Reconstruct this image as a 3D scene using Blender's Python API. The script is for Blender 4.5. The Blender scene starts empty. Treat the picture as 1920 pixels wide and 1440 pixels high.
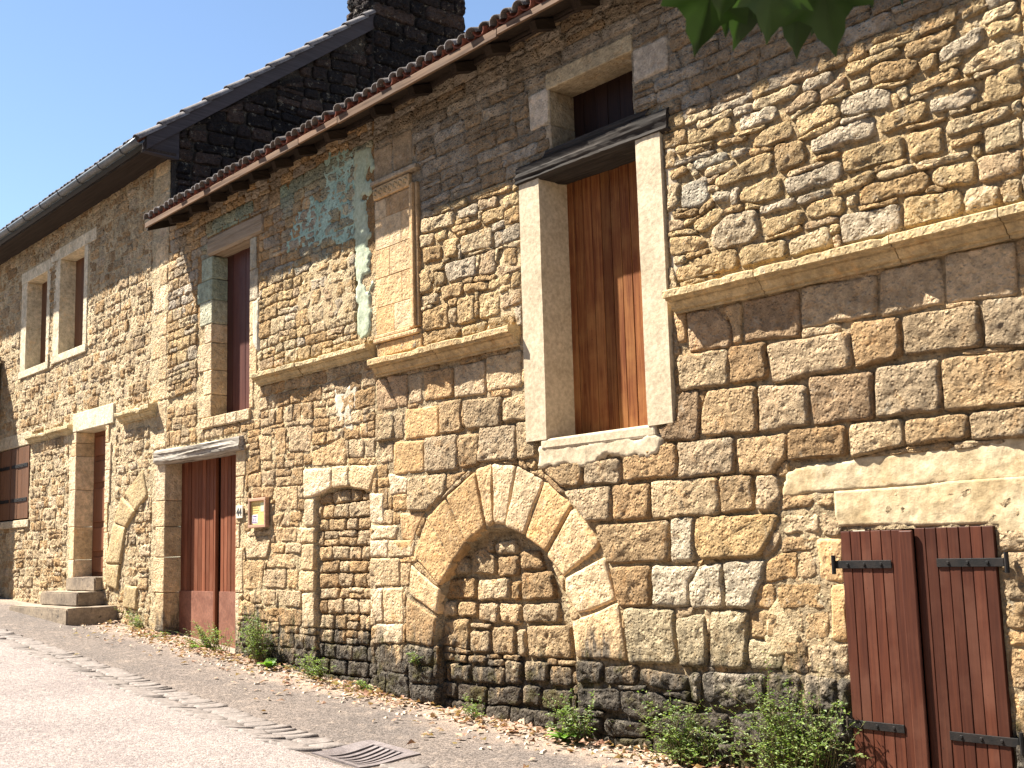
import bpy, bmesh, math, random
import numpy as np
from mathutils import Vector, Matrix, noise

random.seed(7)
scene = bpy.context.scene
R2 = math.radians

# ------------------------------------------------------------------ camera
EYE = np.array([0.0, -6.6, 1.6])
YAW, PITCH, ROLL, FPX = R2(49.6), R2(8.0), R2(-1.58), 2205.0
_fw = np.array([-math.sin(YAW)*math.cos(PITCH), math.cos(YAW)*math.cos(PITCH), math.sin(PITCH)])
_rt = np.array([math.cos(YAW), math.sin(YAW), 0.0]); _up = np.cross(_rt, _fw)
CR = math.cos(ROLL)*_rt + math.sin(ROLL)*_up
CU = -math.sin(ROLL)*_rt + math.cos(ROLL)*_up
cam = bpy.data.cameras.new('camera'); cam_o = bpy.data.objects.new('camera', cam)
scene.collection.objects.link(cam_o); scene.camera = cam_o
cam_o.matrix_world = Matrix(((CR[0], CU[0], -_fw[0], EYE[0]), (CR[1], CU[1], -_fw[1], EYE[1]), (CR[2], CU[2], -_fw[2], EYE[2]), (0, 0, 0, 1)))
cam.sensor_width = 22.3; cam.lens = 22.3*FPX/1920.0; cam.clip_start = 0.05; cam.clip_end = 2000
cam.dof.use_dof = True; cam.dof.focus_distance = 9.5; cam.dof.aperture_fstop = 5.6

# ------------------------------------------------------------------ sky, sun, exposure
SUN = np.array([-1.7, -1.0, 2.7]); SUN /= np.linalg.norm(SUN)          # towards the sun
world = bpy.data.worlds.new('World'); scene.world = world; world.use_nodes = True
wn = world.node_tree.nodes; wn.clear()
sky = wn.new('ShaderNodeTexSky'); sky.sky_type = 'NISHITA'; sky.sun_disc = False
sky.sun_elevation = math.asin(SUN[2]); sky.sun_rotation = math.atan2(SUN[0], SUN[1]) % (2*math.pi)
sky.altitude = 200; sky.air_density = 1.0; sky.dust_density = 0.1; sky.ozone_density = 1.7
bg = wn.new('ShaderNodeBackground'); bg.inputs[1].default_value = 0.05
wo = wn.new('ShaderNodeOutputWorld')
world.node_tree.links.new(sky.outputs[0], bg.inputs[0]); world.node_tree.links.new(bg.outputs[0], wo.inputs[0])
sun = bpy.data.lights.new('sun', 'SUN'); sun.energy = 5.0; sun.angle = R2(0.55); sun.color = (1.0, 0.95, 0.86)
sun_o = bpy.data.objects.new('sun', sun); scene.collection.objects.link(sun_o)
sun_o.rotation_euler = Vector(SUN).to_track_quat('Z', 'Y').to_euler()
sun_o.location = (-20, -20, 30)
vs = scene.view_settings; vs.view_transform = 'Standard'; vs.look = 'None'; vs.exposure = 2.0; vs.gamma = 1.0; vs.use_curve_mapping = False

# ------------------------------------------------------------------ helpers
COL = scene.collection
WLOC = {}
def nz(p, s=1.0, o=0.0):
    return noise.noise(Vector((p[0]*s+o, p[1]*s+o*1.7, p[2]*s-o)))
def put(o, parent=None, loc=(0, 0, 0)):
    """link; loc is the world position of the origin"""
    COL.objects.link(o); o.location = loc; WLOC[o.name] = Vector(loc)
    if parent is not None:
        o.parent = parent; o.matrix_parent_inverse = Matrix.Translation(-WLOC[parent.name])
    return o
def thing(name, label, cat, loc, group=None):
    o = bpy.data.objects.new(name, None); o.empty_display_size = 0.3
    put(o, None, loc); tag(o, label, cat, group); return o
def tag(o, label=None, cat=None, group=None, kind=None):
    if label: o['label'] = label
    if cat: o['category'] = cat
    if group: o['group'] = group
    if kind: o['kind'] = kind
    return o
def mesh_from(verts, faces, smooth=True, attrs=None, name='m'):
    me = bpy.data.meshes.new(name); me.from_pydata(verts if isinstance(verts, list) else verts.tolist(), [], faces)
    if smooth: me.polygons.foreach_set('use_smooth', [True]*len(me.polygons))
    for k, (t, v) in (attrs or {}).items():
        a = me.attributes.new(k, t, 'POINT')
        if t == 'FLOAT_COLOR': a.data.foreach_set('color', np.asarray(v, np.float32).ravel())
        else: a.data.foreach_set('value', np.asarray(v, np.float32).ravel())
    me.update(); return me
def obj(name, me, mat, parent=None, loc=(0, 0, 0)):
    o = bpy.data.objects.new(name, me); me.name = name
    if mat and not me.materials: me.materials.append(mat)
    return put(o, parent, loc)
def center(verts):
    v = np.asarray(verts, float); c = (v.min(0)+v.max(0))/2; return v-c, c

class MB:
    """collects boxes, tubes, prisms into one mesh"""
    def __init__(s): s.v = []; s.f = []
    def add(s, vs, fs):
        b = len(s.v); s.v += [tuple(map(float, p)) for p in vs]; s.f += [tuple(i+b for i in f) for f in fs]
    def box(s, x0, x1, y0, y1, z0, z1, bev=0.0, jit=0.0):
        bm = bmesh.new(); bmesh.ops.create_cube(bm, size=1.0)
        for v in bm.verts: v.co = Vector(((x0+x1)/2+v.co.x*(x1-x0), (y0+y1)/2+v.co.y*(y1-y0), (z0+z1)/2+v.co.z*(z1-z0)))
        if bev: bmesh.ops.bevel(bm, geom=list(bm.edges), offset=bev, segments=2, affect='EDGES', profile=0.5)
        bm.verts.index_update()
        vs = [np.array(v.co) for v in bm.verts]
        if jit: vs = [p + jit*np.array([nz(p, 7, 3), nz(p, 7, 9), nz(p, 7, 15)]) for p in vs]
        s.add(vs, [[v.index for v in f.verts] for f in bm.faces]); bm.free()
    def tube(s, pts, rads, n=8, cap=True):
        rings = []
        for i, p in enumerate(pts):
            p = Vector(p); d = (Vector(pts[min(i+1, len(pts)-1)])-Vector(pts[max(i-1, 0)])).normalized()
            a = d.orthogonal().normalized(); b = d.cross(a); r = rads[i] if hasattr(rads, '__len__') else rads
            rings.append([p+a*r*math.cos(2*math.pi*k/n)+b*r*math.sin(2*math.pi*k/n) for k in range(n)])
        vs = [q for r in rings for q in r]
        fs = [(i*n+k, i*n+(k+1) % n, (i+1)*n+(k+1) % n, (i+1)*n+k) for i in range(len(pts)-1) for k in range(n)]
        if cap: fs += [tuple(range(n))[::-1], tuple((len(pts)-1)*n+k for k in range(n))]
        s.add(vs, fs)
    def build(s, name, mat, parent=None, smooth=False, attrs=None):
        v, c = center(s.v); return obj(name, mesh_from(v, s.f, smooth, attrs), mat, parent, tuple(c))

# ------------------------------------------------------------------ materials
class NT:
    def __init__(s, name):
        s.m = bpy.data.materials.new(name); s.m.use_nodes = True; s.t = s.m.node_tree; s.n = s.t.nodes
        s.b = s.n['Principled BSDF']; s.out = s.n['Material Output']
    def new(s, t, **kw):
        n = s.n.new(t)
        for k, v in kw.items(): setattr(n, k, v)
        return n
    def set(s, sock, v):
        if isinstance(v, bpy.types.NodeSocket): s.t.links.new(v, sock)
        elif isinstance(v, tuple) and len(v) == 3 and sock.type == 'RGBA': sock.default_value = (*v, 1)
        else: sock.default_value = v
    def pos(s):
        return s.new('ShaderNodeNewGeometry').outputs['Position']
    def noise(s, vec, scale, detail=5, rough=0.6, dist=0.0):
        n = s.new('ShaderNodeTexNoise'); s.set(n.inputs['Vector'], vec); s.set(n.inputs['Scale'], scale)
        n.inputs['Detail'].default_value = detail; n.inputs['Roughness'].default_value = rough; n.inputs['Distortion'].default_value = dist
        return n.outputs['Fac']
    def voro(s, vec, scale, feature='F1', rnd=1.0):
        n = s.new('ShaderNodeTexVoronoi', feature=feature); s.set(n.inputs['Vector'], vec); n.inputs['Scale'].default_value = scale; n.inputs['Randomness'].default_value = rnd
        return n.outputs['Distance'], n.outputs.get('Color')
    def ramp(s, f, a, b, lo=0.0, hi=1.0):
        n = s.new('ShaderNodeMapRange', interpolation_type='SMOOTHSTEP'); s.set(n.inputs[0], f)
        for i, v in zip((1, 2, 3, 4), (a, b, lo, hi)): s.set(n.inputs[i], v)
        return n.outputs[0]
    def math(s, op, a, b=0.0, c=0.0):
        n = s.new('ShaderNodeMath', operation=op)
        for i, v in enumerate((a, b, c)): s.set(n.inputs[i], v)
        return n.outputs[0]
    def mix(s, f, a, b, mode='MIX'):
        n = s.new('ShaderNodeMix', data_type='RGBA', blend_type=mode); s.set(n.inputs[0], f); s.set(n.inputs[6], a); s.set(n.inputs[7], b)
        return n.outputs[2]
    def scalev(s, vec, v):
        n = s.new('ShaderNodeVectorMath', operation='MULTIPLY'); s.set(n.inputs[0], vec); n.inputs[1].default_value = v; return n.outputs[0]
    def attr(s, name): return s.new('ShaderNodeAttribute', attribute_name=name)
    def bump(s, h, strength, dist, nrm=None):
        n = s.new('ShaderNodeBump'); s.set(n.inputs['Strength'], strength); n.inputs['Distance'].default_value = dist; s.set(n.inputs['Height'], h)
        if nrm is not None: s.set(n.inputs['Normal'], nrm)
        return n.outputs[0]
    def done(s, col, rough, nrm=None, **kw):
        s.set(s.b.inputs['Base Color'], col); s.set(s.b.inputs['Roughness'], rough)
        if nrm is not None: s.set(s.b.inputs['Normal'], nrm)
        for k, v in kw.items(): s.set(s.b.inputs[k], v)
        return s.m

def grey(t, v): 
    n = t.new('ShaderNodeCombineColor'); 
    for i in range(3): t.set(n.inputs[i], v)
    return n.outputs[0]
def mat_stone():
    t = NT('limestone'); p = t.pos()
    col = t.attr('col').outputs['Color']; dmp = t.attr('dmp').outputs['Fac']; rgh = t.attr('rgh').outputs['Fac']
    n1 = t.noise(p, 3.1, 5, 0.6); n2 = t.noise(p, 17, 7, 0.68); n3 = t.noise(p, 60, 5, 0.7); n4 = t.noise(p, 6.5, 6, 0.7, 0.6)
    c = t.mix(1.0, col, grey(t, t.ramp(n1, 0.25, 0.75, 0.78, 1.2)), 'MULTIPLY')
    c = t.mix(1.0, c, grey(t, t.ramp(n2, 0.25, 0.75, 0.66, 1.28)), 'MULTIPLY')
    c = t.mix(1.0, c, grey(t, t.ramp(n3, 0.3, 0.7, 0.85, 1.12)), 'MULTIPLY')
    c = t.mix(t.ramp(n4, 0.52, 0.72, 0, 0.55), c, t.mix(1.0, c, (1.04, 0.78, 0.5), 'MULTIPLY'))          # iron staining
    c = t.mix(t.ramp(t.noise(p, 9.5, 8, 0.75), 0.56, 0.68, 0, 0.5), c, (0.46, 0.40, 0.30))                # pale lichen crust
    spots = t.ramp(t.noise(p, 34, 3, 0.6), 0.66, 0.72, 0, 0.65)
    c = t.mix(spots, c, (0.10, 0.085, 0.065))
    # damp foot of the wall: black crust, streaks and moss
    sp = t.scalev(p, (9.0, 9.0, 2.2))
    dn = t.math('ADD', dmp, t.math('MULTIPLY', t.math('SUBTRACT', t.noise(sp, 1.0, 6, 0.7), 0.5), 2.0))
    dm = t.ramp(dn, 0.28, 0.80)
    dark = t.mix(t.ramp(n2, 0.35, 0.7), (0.026, 0.022, 0.019), (0.15, 0.128, 0.10))
    dark = t.mix(t.ramp(t.noise(p, 4.2, 6, 0.7), 0.50, 0.62, 0, 0.85), dark, (0.062, 0.054, 0.016))
    dark = t.mix(t.ramp(t.noise(p, 21, 6, 0.7), 0.62, 0.70, 0, 0.6), dark, (0.26, 0.24, 0.20))
    c = t.mix(t.math('MULTIPLY', dm, 0.94), c, dark)
    vd, _ = t.voro(p, 30); pits = t.ramp(vd, 0.10, 0.45)
    vd2, _ = t.voro(p, 13); big = t.ramp(vd2, 0.1, 0.5)
    h = t.math('ADD', t.math('MULTIPLY', n2, 1.25), t.math('MULTIPLY', pits, 0.45))
    h = t.math('ADD', h, t.math('MULTIPLY', big, 0.38))
    h = t.math('ADD', h, t.math('MULTIPLY', n3, 0.35))
    return t.done(c, 0.95, t.bump(h, rgh, 0.07), **{'Specular IOR Level': 0.15})
STONE = mat_stone()

def mat_plain(name, c1, c2, scale=6, rough=0.85, bump=0.3, dist=0.01, spec=0.25, speck=None, metal=0.0, stretch=None):
    t = NT(name); p = t.pos()
    if stretch: p = t.scalev(p, stretch)
    n1 = t.noise(p, scale, 6, 0.62); n2 = t.noise(p, scale*8, 5, 0.65)
    c = t.mix(t.ramp(n1, 0.3, 0.7), c1, c2)
    c = t.mix(1.0, c, grey(t, t.ramp(n2, 0.25, 0.75, 0.78, 1.18)), 'MULTIPLY')
    if speck: c = t.mix(t.ramp(t.noise(p, scale*3.3, 5, 0.7), 0.6, 0.68, 0, speck[1]), c, speck[0])
    h = t.math('ADD', t.math('MULTIPLY', n1, 0.5), n2)
    return t.done(c, rough, t.bump(h, bump, dist), **{'Specular IOR Level': spec, 'Metallic': metal})
def mat_wood(name, c1, c2, c3, axis='z', rough=0.55, bump=0.25, grain=1.0, spec=0.3, fade=None):
    t = NT(name); p = t.pos()
    rnd = t.new('ShaderNodeObjectInfo').outputs['Random']
    off = t.new('ShaderNodeVectorMath', operation='ADD'); t.set(off.inputs[0], p)
    cx = t.new('ShaderNodeCombineXYZ'); t.set(cx.inputs[1], t.math('MULTIPLY', rnd, 37.0)); t.set(off.inputs[1], cx.outputs[0])
    st = {'z': (38, 38, 1.6), 'x': (1.6, 38, 38), 'y': (38, 1.6, 38)}[axis]
    q = t.scalev(off.outputs[0], tuple(a*grain for a in st))
    g = t.noise(q, 1.0, 6, 0.65, 0.8); b = t.noise(off.outputs[0], 2.4, 4, 0.6)
    c = t.mix(t.ramp(g, 0.3, 0.72), c1, c2); c = t.mix(t.ramp(b, 0.42, 0.75, 0, 0.6), c, c3)
    c = t.mix(1.0, c, grey(t, t.math('MULTIPLY_ADD', rnd, 0.5, 0.74)), 'MULTIPLY')
    c = t.mix(t.ramp(t.noise(off.outputs[0], 55, 2, 0.5), 0.72, 0.76, 0, 0.6), c, (0.02, 0.012, 0.01))
    return t.done(c, rough, t.bump(g, bump, 0.006), **{'Specular IOR Level': spec})
M = {}
M['red_wood'] = mat_wood('red_brown_painted_wood', (0.060, 0.022, 0.017), (0.10, 0.040, 0.030), (0.10, 0.05, 0.04), spec=.15)
M['tall_wood'] = mat_wood('weathered_red_wood', (0.12, 0.036, 0.014), (0.26, 0.105, 0.036), (0.33, 0.16, 0.055), rough=0.6, spec=.08)
M['garage_wood'] = mat_wood('sun_bleached_red_wood', (0.13, 0.042, 0.022), (0.23, 0.085, 0.044), (0.21, 0.09, 0.052), rough=0.7, spec=.06)
M['brown_wood'] = mat_wood('mid_brown_wood', (0.10, 0.048, 0.026), (0.17, 0.082, 0.043), (0.15, 0.075, 0.04), spec=.15)
M['door_wood'] = mat_wood('warm_door_wood', (0.13, 0.048, 0.022), (0.22, 0.085, 0.04), (0.18, 0.07, 0.034), rough=0.5, spec=.2)
M['shutter_wood'] = mat_wood('dark_stained_wood', (0.050, 0.0145, 0.008), (0.086, 0.026, 0.013), (0.125, 0.052, 0.032), rough=0.5, spec=.2)
M['dark_wood'] = mat_wood('shade_darkened_old_wood', (0.022, 0.011, 0.008), (0.04, 0.02, 0.014), (0.03, 0.016, 0.012), spec=.1)  # wood darkened: the shade inside the small window is put into its colour
M['soffit'] = mat_wood('shade_black_soffit', (0.02, 0.015, 0.012), (0.04, 0.03, 0.024), (0.03, 0.024, 0.02), 'x', .9, .3, .8, .1)  # blackened so the board reads as the shadow under the left gutter
M['grey_beam'] = mat_wood('silver_weathered_oak', (0.06, 0.048, 0.038), (0.50, 0.45, 0.38), (0.30, 0.25, 0.19), 'x', 0.9, 1.0, 0.6, 0.1)
M['tan_beam'] = mat_wood('dry_oak_beam', (0.22, 0.16, 0.10), (0.36, 0.29, 0.21), (0.30, 0.24, 0.18), 'x', 0.85, 0.5, 0.8, 0.1)
M['char_beam'] = mat_wood('dark_old_beam', (0.02, 0.017, 0.015), (0.07, 0.058, 0.048), (0.05, 0.045, 0.04), 'x', 0.9, 0.8, 0.8, 0.1)
M['eave_wood'] = mat_wood('old_eave_board', (0.10, 0.06, 0.038), (0.24, 0.15, 0.095), (0.17, 0.12, 0.085), 'x', 0.85, 0.4, 0.8, 0.1)
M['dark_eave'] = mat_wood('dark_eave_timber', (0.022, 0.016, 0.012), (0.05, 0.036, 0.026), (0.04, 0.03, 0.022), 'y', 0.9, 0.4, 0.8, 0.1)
M['verge'] = mat_wood('grey_violet_verge_board', (0.028, 0.024, 0.026), (0.05, 0.044, 0.048), (0.045, 0.036, 0.038), 'y', 0.8, 0.3, 0.7, 0.15)
M['iron'] = mat_plain('black_wrought_iron', (0.008, 0.008, 0.008), (0.02, 0.016, 0.014), 14, 0.6, 0.3, 0.004, 0.2)
M['rust'] = mat_plain('rust_painted_sheet', (0.17, 0.066, 0.040), (0.26, 0.115, 0.072), 5, 0.6, 0.2, 0.004, 0.3, ((0.17, 0.09, 0.06), 0.7))
M['cement'] = mat_plain('pale_cement_render', (0.43, 0.345, 0.23), (0.53, 0.435, 0.30), 3.5, 0.92, 0.45, 0.008, 0.15, ((0.38, 0.32, 0.23), 0.4))
M['render'] = mat_plain('cream_lime_render', (0.41, 0.30, 0.16), (0.56, 0.46, 0.30), 2.4, 0.92, 0.5, 0.012, 0.15, ((0.36, 0.25, 0.12), 0.8))
M['rough_render'] = mat_plain('tan_rough_render', (0.40, 0.29, 0.155), (0.50, 0.39, 0.235), 5, 0.93, 0.9, 0.03, 0.12, ((0.34, 0.24, 0.12), 0.5))
M['white_render'] = mat_plain('white_lime_patch', (0.46, 0.39, 0.27), (0.58, 0.52, 0.41), 6, 0.92, 0.6, 0.012, 0.1)
M['green'] = mat_plain('peeling_turquoise_plaster', (0.26, 0.385, 0.31), (0.41, 0.53, 0.43), 3.4, 0.92, 0.9, 0.025, 0.1, ((0.12, 0.105, 0.075), 0.85))
M['green_light'] = mat_plain('pale_green_plaster', (0.34, 0.385, 0.27), (0.42, 0.455, 0.33), 3, 0.92, 0.5, 0.012, 0.1, ((0.45, 0.34, 0.19), 0.9))
M['step'] = mat_plain('worn_step_stone', (0.16, 0.125, 0.094), (0.30, 0.235, 0.165), 3, 0.9, 0.5, 0.012, 0.2, ((0.06, 0.052, 0.046), 0.85))
M['zinc'] = mat_plain('dull_zinc', (0.075, 0.082, 0.09), (0.12, 0.13, 0.14), 5, 0.5, 0.1, 0.003, 0.5, None, 0.4)
M['tile'] = mat_plain('lichened_clay_tile', (0.085, 0.068, 0.060), (0.15, 0.13, 0.118), 9, 0.92, 0.6, 0.012, 0.1, ((0.36, 0.34, 0.30), 0.85))
M['tile_red'] = mat_plain('red_clay_tile', (0.16, 0.05, 0.032), (0.22, 0.085, 0.058), 8, 0.9, 0.4, 0.01, 0.1)
M['tile_dark'] = mat_plain('grey_weathered_tile', (0.10, 0.085, 0.08), (0.19, 0.17, 0.165), 8, 0.85, 0.5, 0.01, 0.2, ((0.27, 0.26, 0.25), 0.6))
M['dark'] = mat_plain('dark_interior', (0.012, 0.010, 0.009), (0.02, 0.017, 0.015), 5, 0.95, 0.1)
M['paper'] = mat_plain('yellowed_notice_paper', (0.62, 0.45, 0.15), (0.70, 0.54, 0.22), 7, 0.6, 0.05)
M['paper_green'] = mat_plain('pale_green_print', (0.55, 0.62, 0.36), (0.60, 0.66, 0.42), 9, 0.6, 0.05)
M['paper_white'] = mat_plain('white_sticker', (0.66, 0.62, 0.64), (0.72, 0.69, 0.70), 9, 0.6, 0.05)
M['print_purple'] = mat_plain('purple_print', (0.14, 0.08, 0.20), (0.20, 0.12, 0.26), 30, 0.6, 0.05)
M['print_brown'] = mat_plain('brown_print', (0.42, 0.28, 0.09), (0.48, 0.34, 0.12), 30, 0.6, 0.05)
M['frame_wood'] = mat_wood('sign_frame_wood', (0.28, 0.15, 0.09), (0.42, 0.25, 0.16), (0.36, 0.22, 0.15), 'x', 0.7, 0.3)
M['plate'] = mat_plain('enamel_number_plate', (0.62, 0.55, 0.42), (0.68, 0.61, 0.48), 9, 0.5, 0.05)
M['ink'] = mat_plain('black_ink', (0.03, 0.03, 0.03), (0.04, 0.04, 0.04), 9, 0.6, 0.02)
M['cast_iron'] = mat_plain('worn_cast_iron', (0.13, 0.108, 0.106), (0.21, 0.18, 0.175), 12, 0.5, 0.25, 0.004, 0.5, None, 0.3)

def mat_ground(name, c1, c2, c3, dark, k=(0.80, 1.18), drift=None):
    t = NT(name); p = t.pos()
    n1 = t.noise(p, 0.9, 5, 0.6); n2 = t.noise(p, 7, 7, 0.7); vd, vc = t.voro(p, 55); n3 = t.noise(p, 130, 3, 0.6)
    c = t.mix(t.ramp(n1, 0.35, 0.65), c1, c2)
    c = t.mix(t.ramp(n2, 0.5, 0.68, 0, 0.8), c, c3)
    sep = t.new('ShaderNodeSeparateColor'); t.set(sep.inputs[0], vc)
    c = t.mix(1.0, c, grey(t, t.ramp(sep.outputs[0], 0.0, 1.0, *k)), 'MULTIPLY')
    c = t.mix(t.ramp(t.noise(p, 19, 5, 0.7), 0.62, 0.70, 0, 0.75), c, dark)
    if drift:                                  # sand and crumbled mortar lying along the wall
        sx = t.new('ShaderNodeSeparateXYZ'); t.set(sx.inputs[0], p)
        e = t.math('ADD', sx.outputs[1], t.math('MULTIPLY', t.math('SUBTRACT', t.noise(p, 1.7, 7, 0.7), 0.5), 1.5))
        c = t.mix(t.math('MULTIPLY', t.ramp(e, -0.75, -0.15), t.ramp(n2, 0.30, 0.62, 0.25, 1.0)), c, drift)
    h = t.math('ADD', t.math('MULTIPLY', t.ramp(vd, 0.0, 0.6), -0.9), t.math('MULTIPLY', n3, 0.5)); h = t.math('ADD', h, t.math('MULTIPLY', n2, 1.2))
    return t.done(c, 0.93, t.bump(h, 0.6, 0.015), **{'Specular IOR Level': 0.2})
M['pavement'] = mat_ground('gravelly_asphalt', (0.105, 0.086, 0.074), (0.135, 0.108, 0.09), (0.20, 0.158, 0.127), (0.055, 0.048, 0.042), (0.66, 1.3), (0.29, 0.215, 0.16))
M['road'] = mat_ground('worn_chip_road', (0.185, 0.153, 0.139), (0.225, 0.187, 0.168), (0.265, 0.217, 0.187), (0.09, 0.077, 0.07), (0.72, 1.24))
M['sett'] = mat_plain('worn_sett', (0.135, 0.112, 0.097), (0.20, 0.168, 0.147), 6, 0.85, 0.5, 0.01, 0.25, ((0.16, 0.135, 0.12), 0.6))
def mat_leaf(name, c1, c2, trans=0.35, rough=0.5):
    t = NT(name); p = t.pos()
    n = t.noise(p, 7, 3, 0.6); gi = t.new('ShaderNodeNewGeometry').outputs['Random Per Island']
    c = t.mix(gi, c1, c2); c = t.mix(1.0, c, grey(t, t.ramp(n, 0.3, 0.7, 0.7, 1.2)), 'MULTIPLY')
    t.done(c, rough, None, **{'Specular IOR Level': 0.3})
    tr = t.new('ShaderNodeBsdfTranslucent'); t.set(tr.inputs[0], t.mix(1.0, c, (1.3, 1.5, 0.6), 'MULTIPLY'))
    mx = t.new('ShaderNodeMixShader'); mx.inputs[0].default_value = trans
    t.t.links.new(t.b.outputs[0], mx.inputs[1]); t.t.links.new(tr.outputs[0], mx.inputs[2]); t.t.links.new(mx.outputs[0], t.out.inputs[0])
    return t.m
M['weed'] = mat_leaf('weed_leaf', (0.09, 0.15, 0.03), (0.24, 0.29, 0.085))
M['dock'] = mat_leaf('bright_weed_leaf', (0.09, 0.19, 0.03), (0.16, 0.26, 0.05))
M['stem'] = mat_plain('weed_stem', (0.10, 0.10, 0.04), (0.17, 0.13, 0.06), 20, 0.7, 0.1)
M['tree_leaf'] = mat_leaf('tree_leaf', (0.013, 0.030, 0.005), (0.028, 0.058, 0.010), 0.17, 0.45)
M['bark'] = mat_plain('mottled_bark', (0.11, 0.09, 0.06), (0.26, 0.22, 0.16), 5, 0.9, 0.6, 0.02)
M['dead_leaf'] = mat_leaf('dead_leaf', (0.25, 0.115, 0.065), (0.48, 0.345, 0.24), 0.15, 0.7)
M['chips'] = mat_plain('pale_stone_chips', (0.45, 0.36, 0.26), (0.6, 0.5, 0.4), 12, 0.9, 0.4)

# ------------------------------------------------------------------ ground
_gx = np.array([-400, -60, -24, -21.7, -18.8, -16.4, -14.4, -11, -8.7, -6.4, -3.4, 0, 10, 60, 400.])
_gz = np.array([1.6, 1.6, 1.16, 1.02, 0.90, 0.74, 0.59, 0.33, 0.17, 0.07, -0.02, -0.06, -0.15, -0.5, -0.5])
_sx = np.arange(-400, 400.01, 0.25); _sz = np.convolve(np.pad(np.interp(_sx, _gx, _gz), 4, 'edge'), np.ones(9)/9, 'valid')
def ground(x, y=0.0):
    z = np.interp(x, _sx, _sz)
    y = np.asarray(y, float)
    z = z - 0.035*np.exp(-((y+1.75)/0.28)**2)                        # shallow gutter
    z = z + np.where(y < -2.1, np.minimum(0.02*(-2.1-y), 0.06), 0)    # road camber
    return z
GR = (-8.02, -7.38, -1.84, -1.34)      # drain grate opening
def axis(a, b, fine0, fine1, step, extra):
    pts = list(np.arange(fine0, fine1+1e-6, step)); v = fine0; s = step
    while v > a: s *= 1.35; v -= s; pts.append(max(v, a))
    v = fine1; s = step
    while v < b: s *= 1.35; v += s; pts.append(min(v, b))
    pts = [p for p in pts if all(abs(p-e) > step*0.3 for e in extra)] + list(extra)
    return np.array(sorted(set(np.round(pts, 4))))
def sheet(name, xs, ys, mat, dz=0.0, hole=None, rough=0.006):
    nx, ny = len(xs), len(ys); V = []
    for y in ys:
        zz = ground(xs, np.full(nx, y))
        for x, z in zip(xs, zz):
            k = rough*(nz((x, y, 0), 2.2)+0.6*nz((x, y, 3), 7)) if -26 < x < 6 and -12 < y else 0
            V.append((x, y, z+dz+k))
    F = []
    for j in range(ny-1):
        for i in range(nx-1):
            cx, cy = (xs[i]+xs[i+1])/2, (ys[j]+ys[j+1])/2
            if hole and hole[0] < cx < hole[1] and hole[2] < cy < hole[3]: continue
            F.append((j*nx+i, j*nx+i+1, (j+1)*nx+i+1, (j+1)*nx+i))
    o = obj(name, mesh_from(V, F), mat); tag(o, kind='structure'); return o
sheet('ground', axis(-300, 300, -24, 2, 0.12, GR[:2]), axis(-300, 60, -3, 0.6, 0.1, GR[2:]), M['pavement'], 0, GR)
sheet('road', axis(-300, 300, -24, 2, 0.12, ()), axis(-14, -1.93, -6, -1.93, 0.12, (-1.93,)), M['road'], 0.006)

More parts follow.
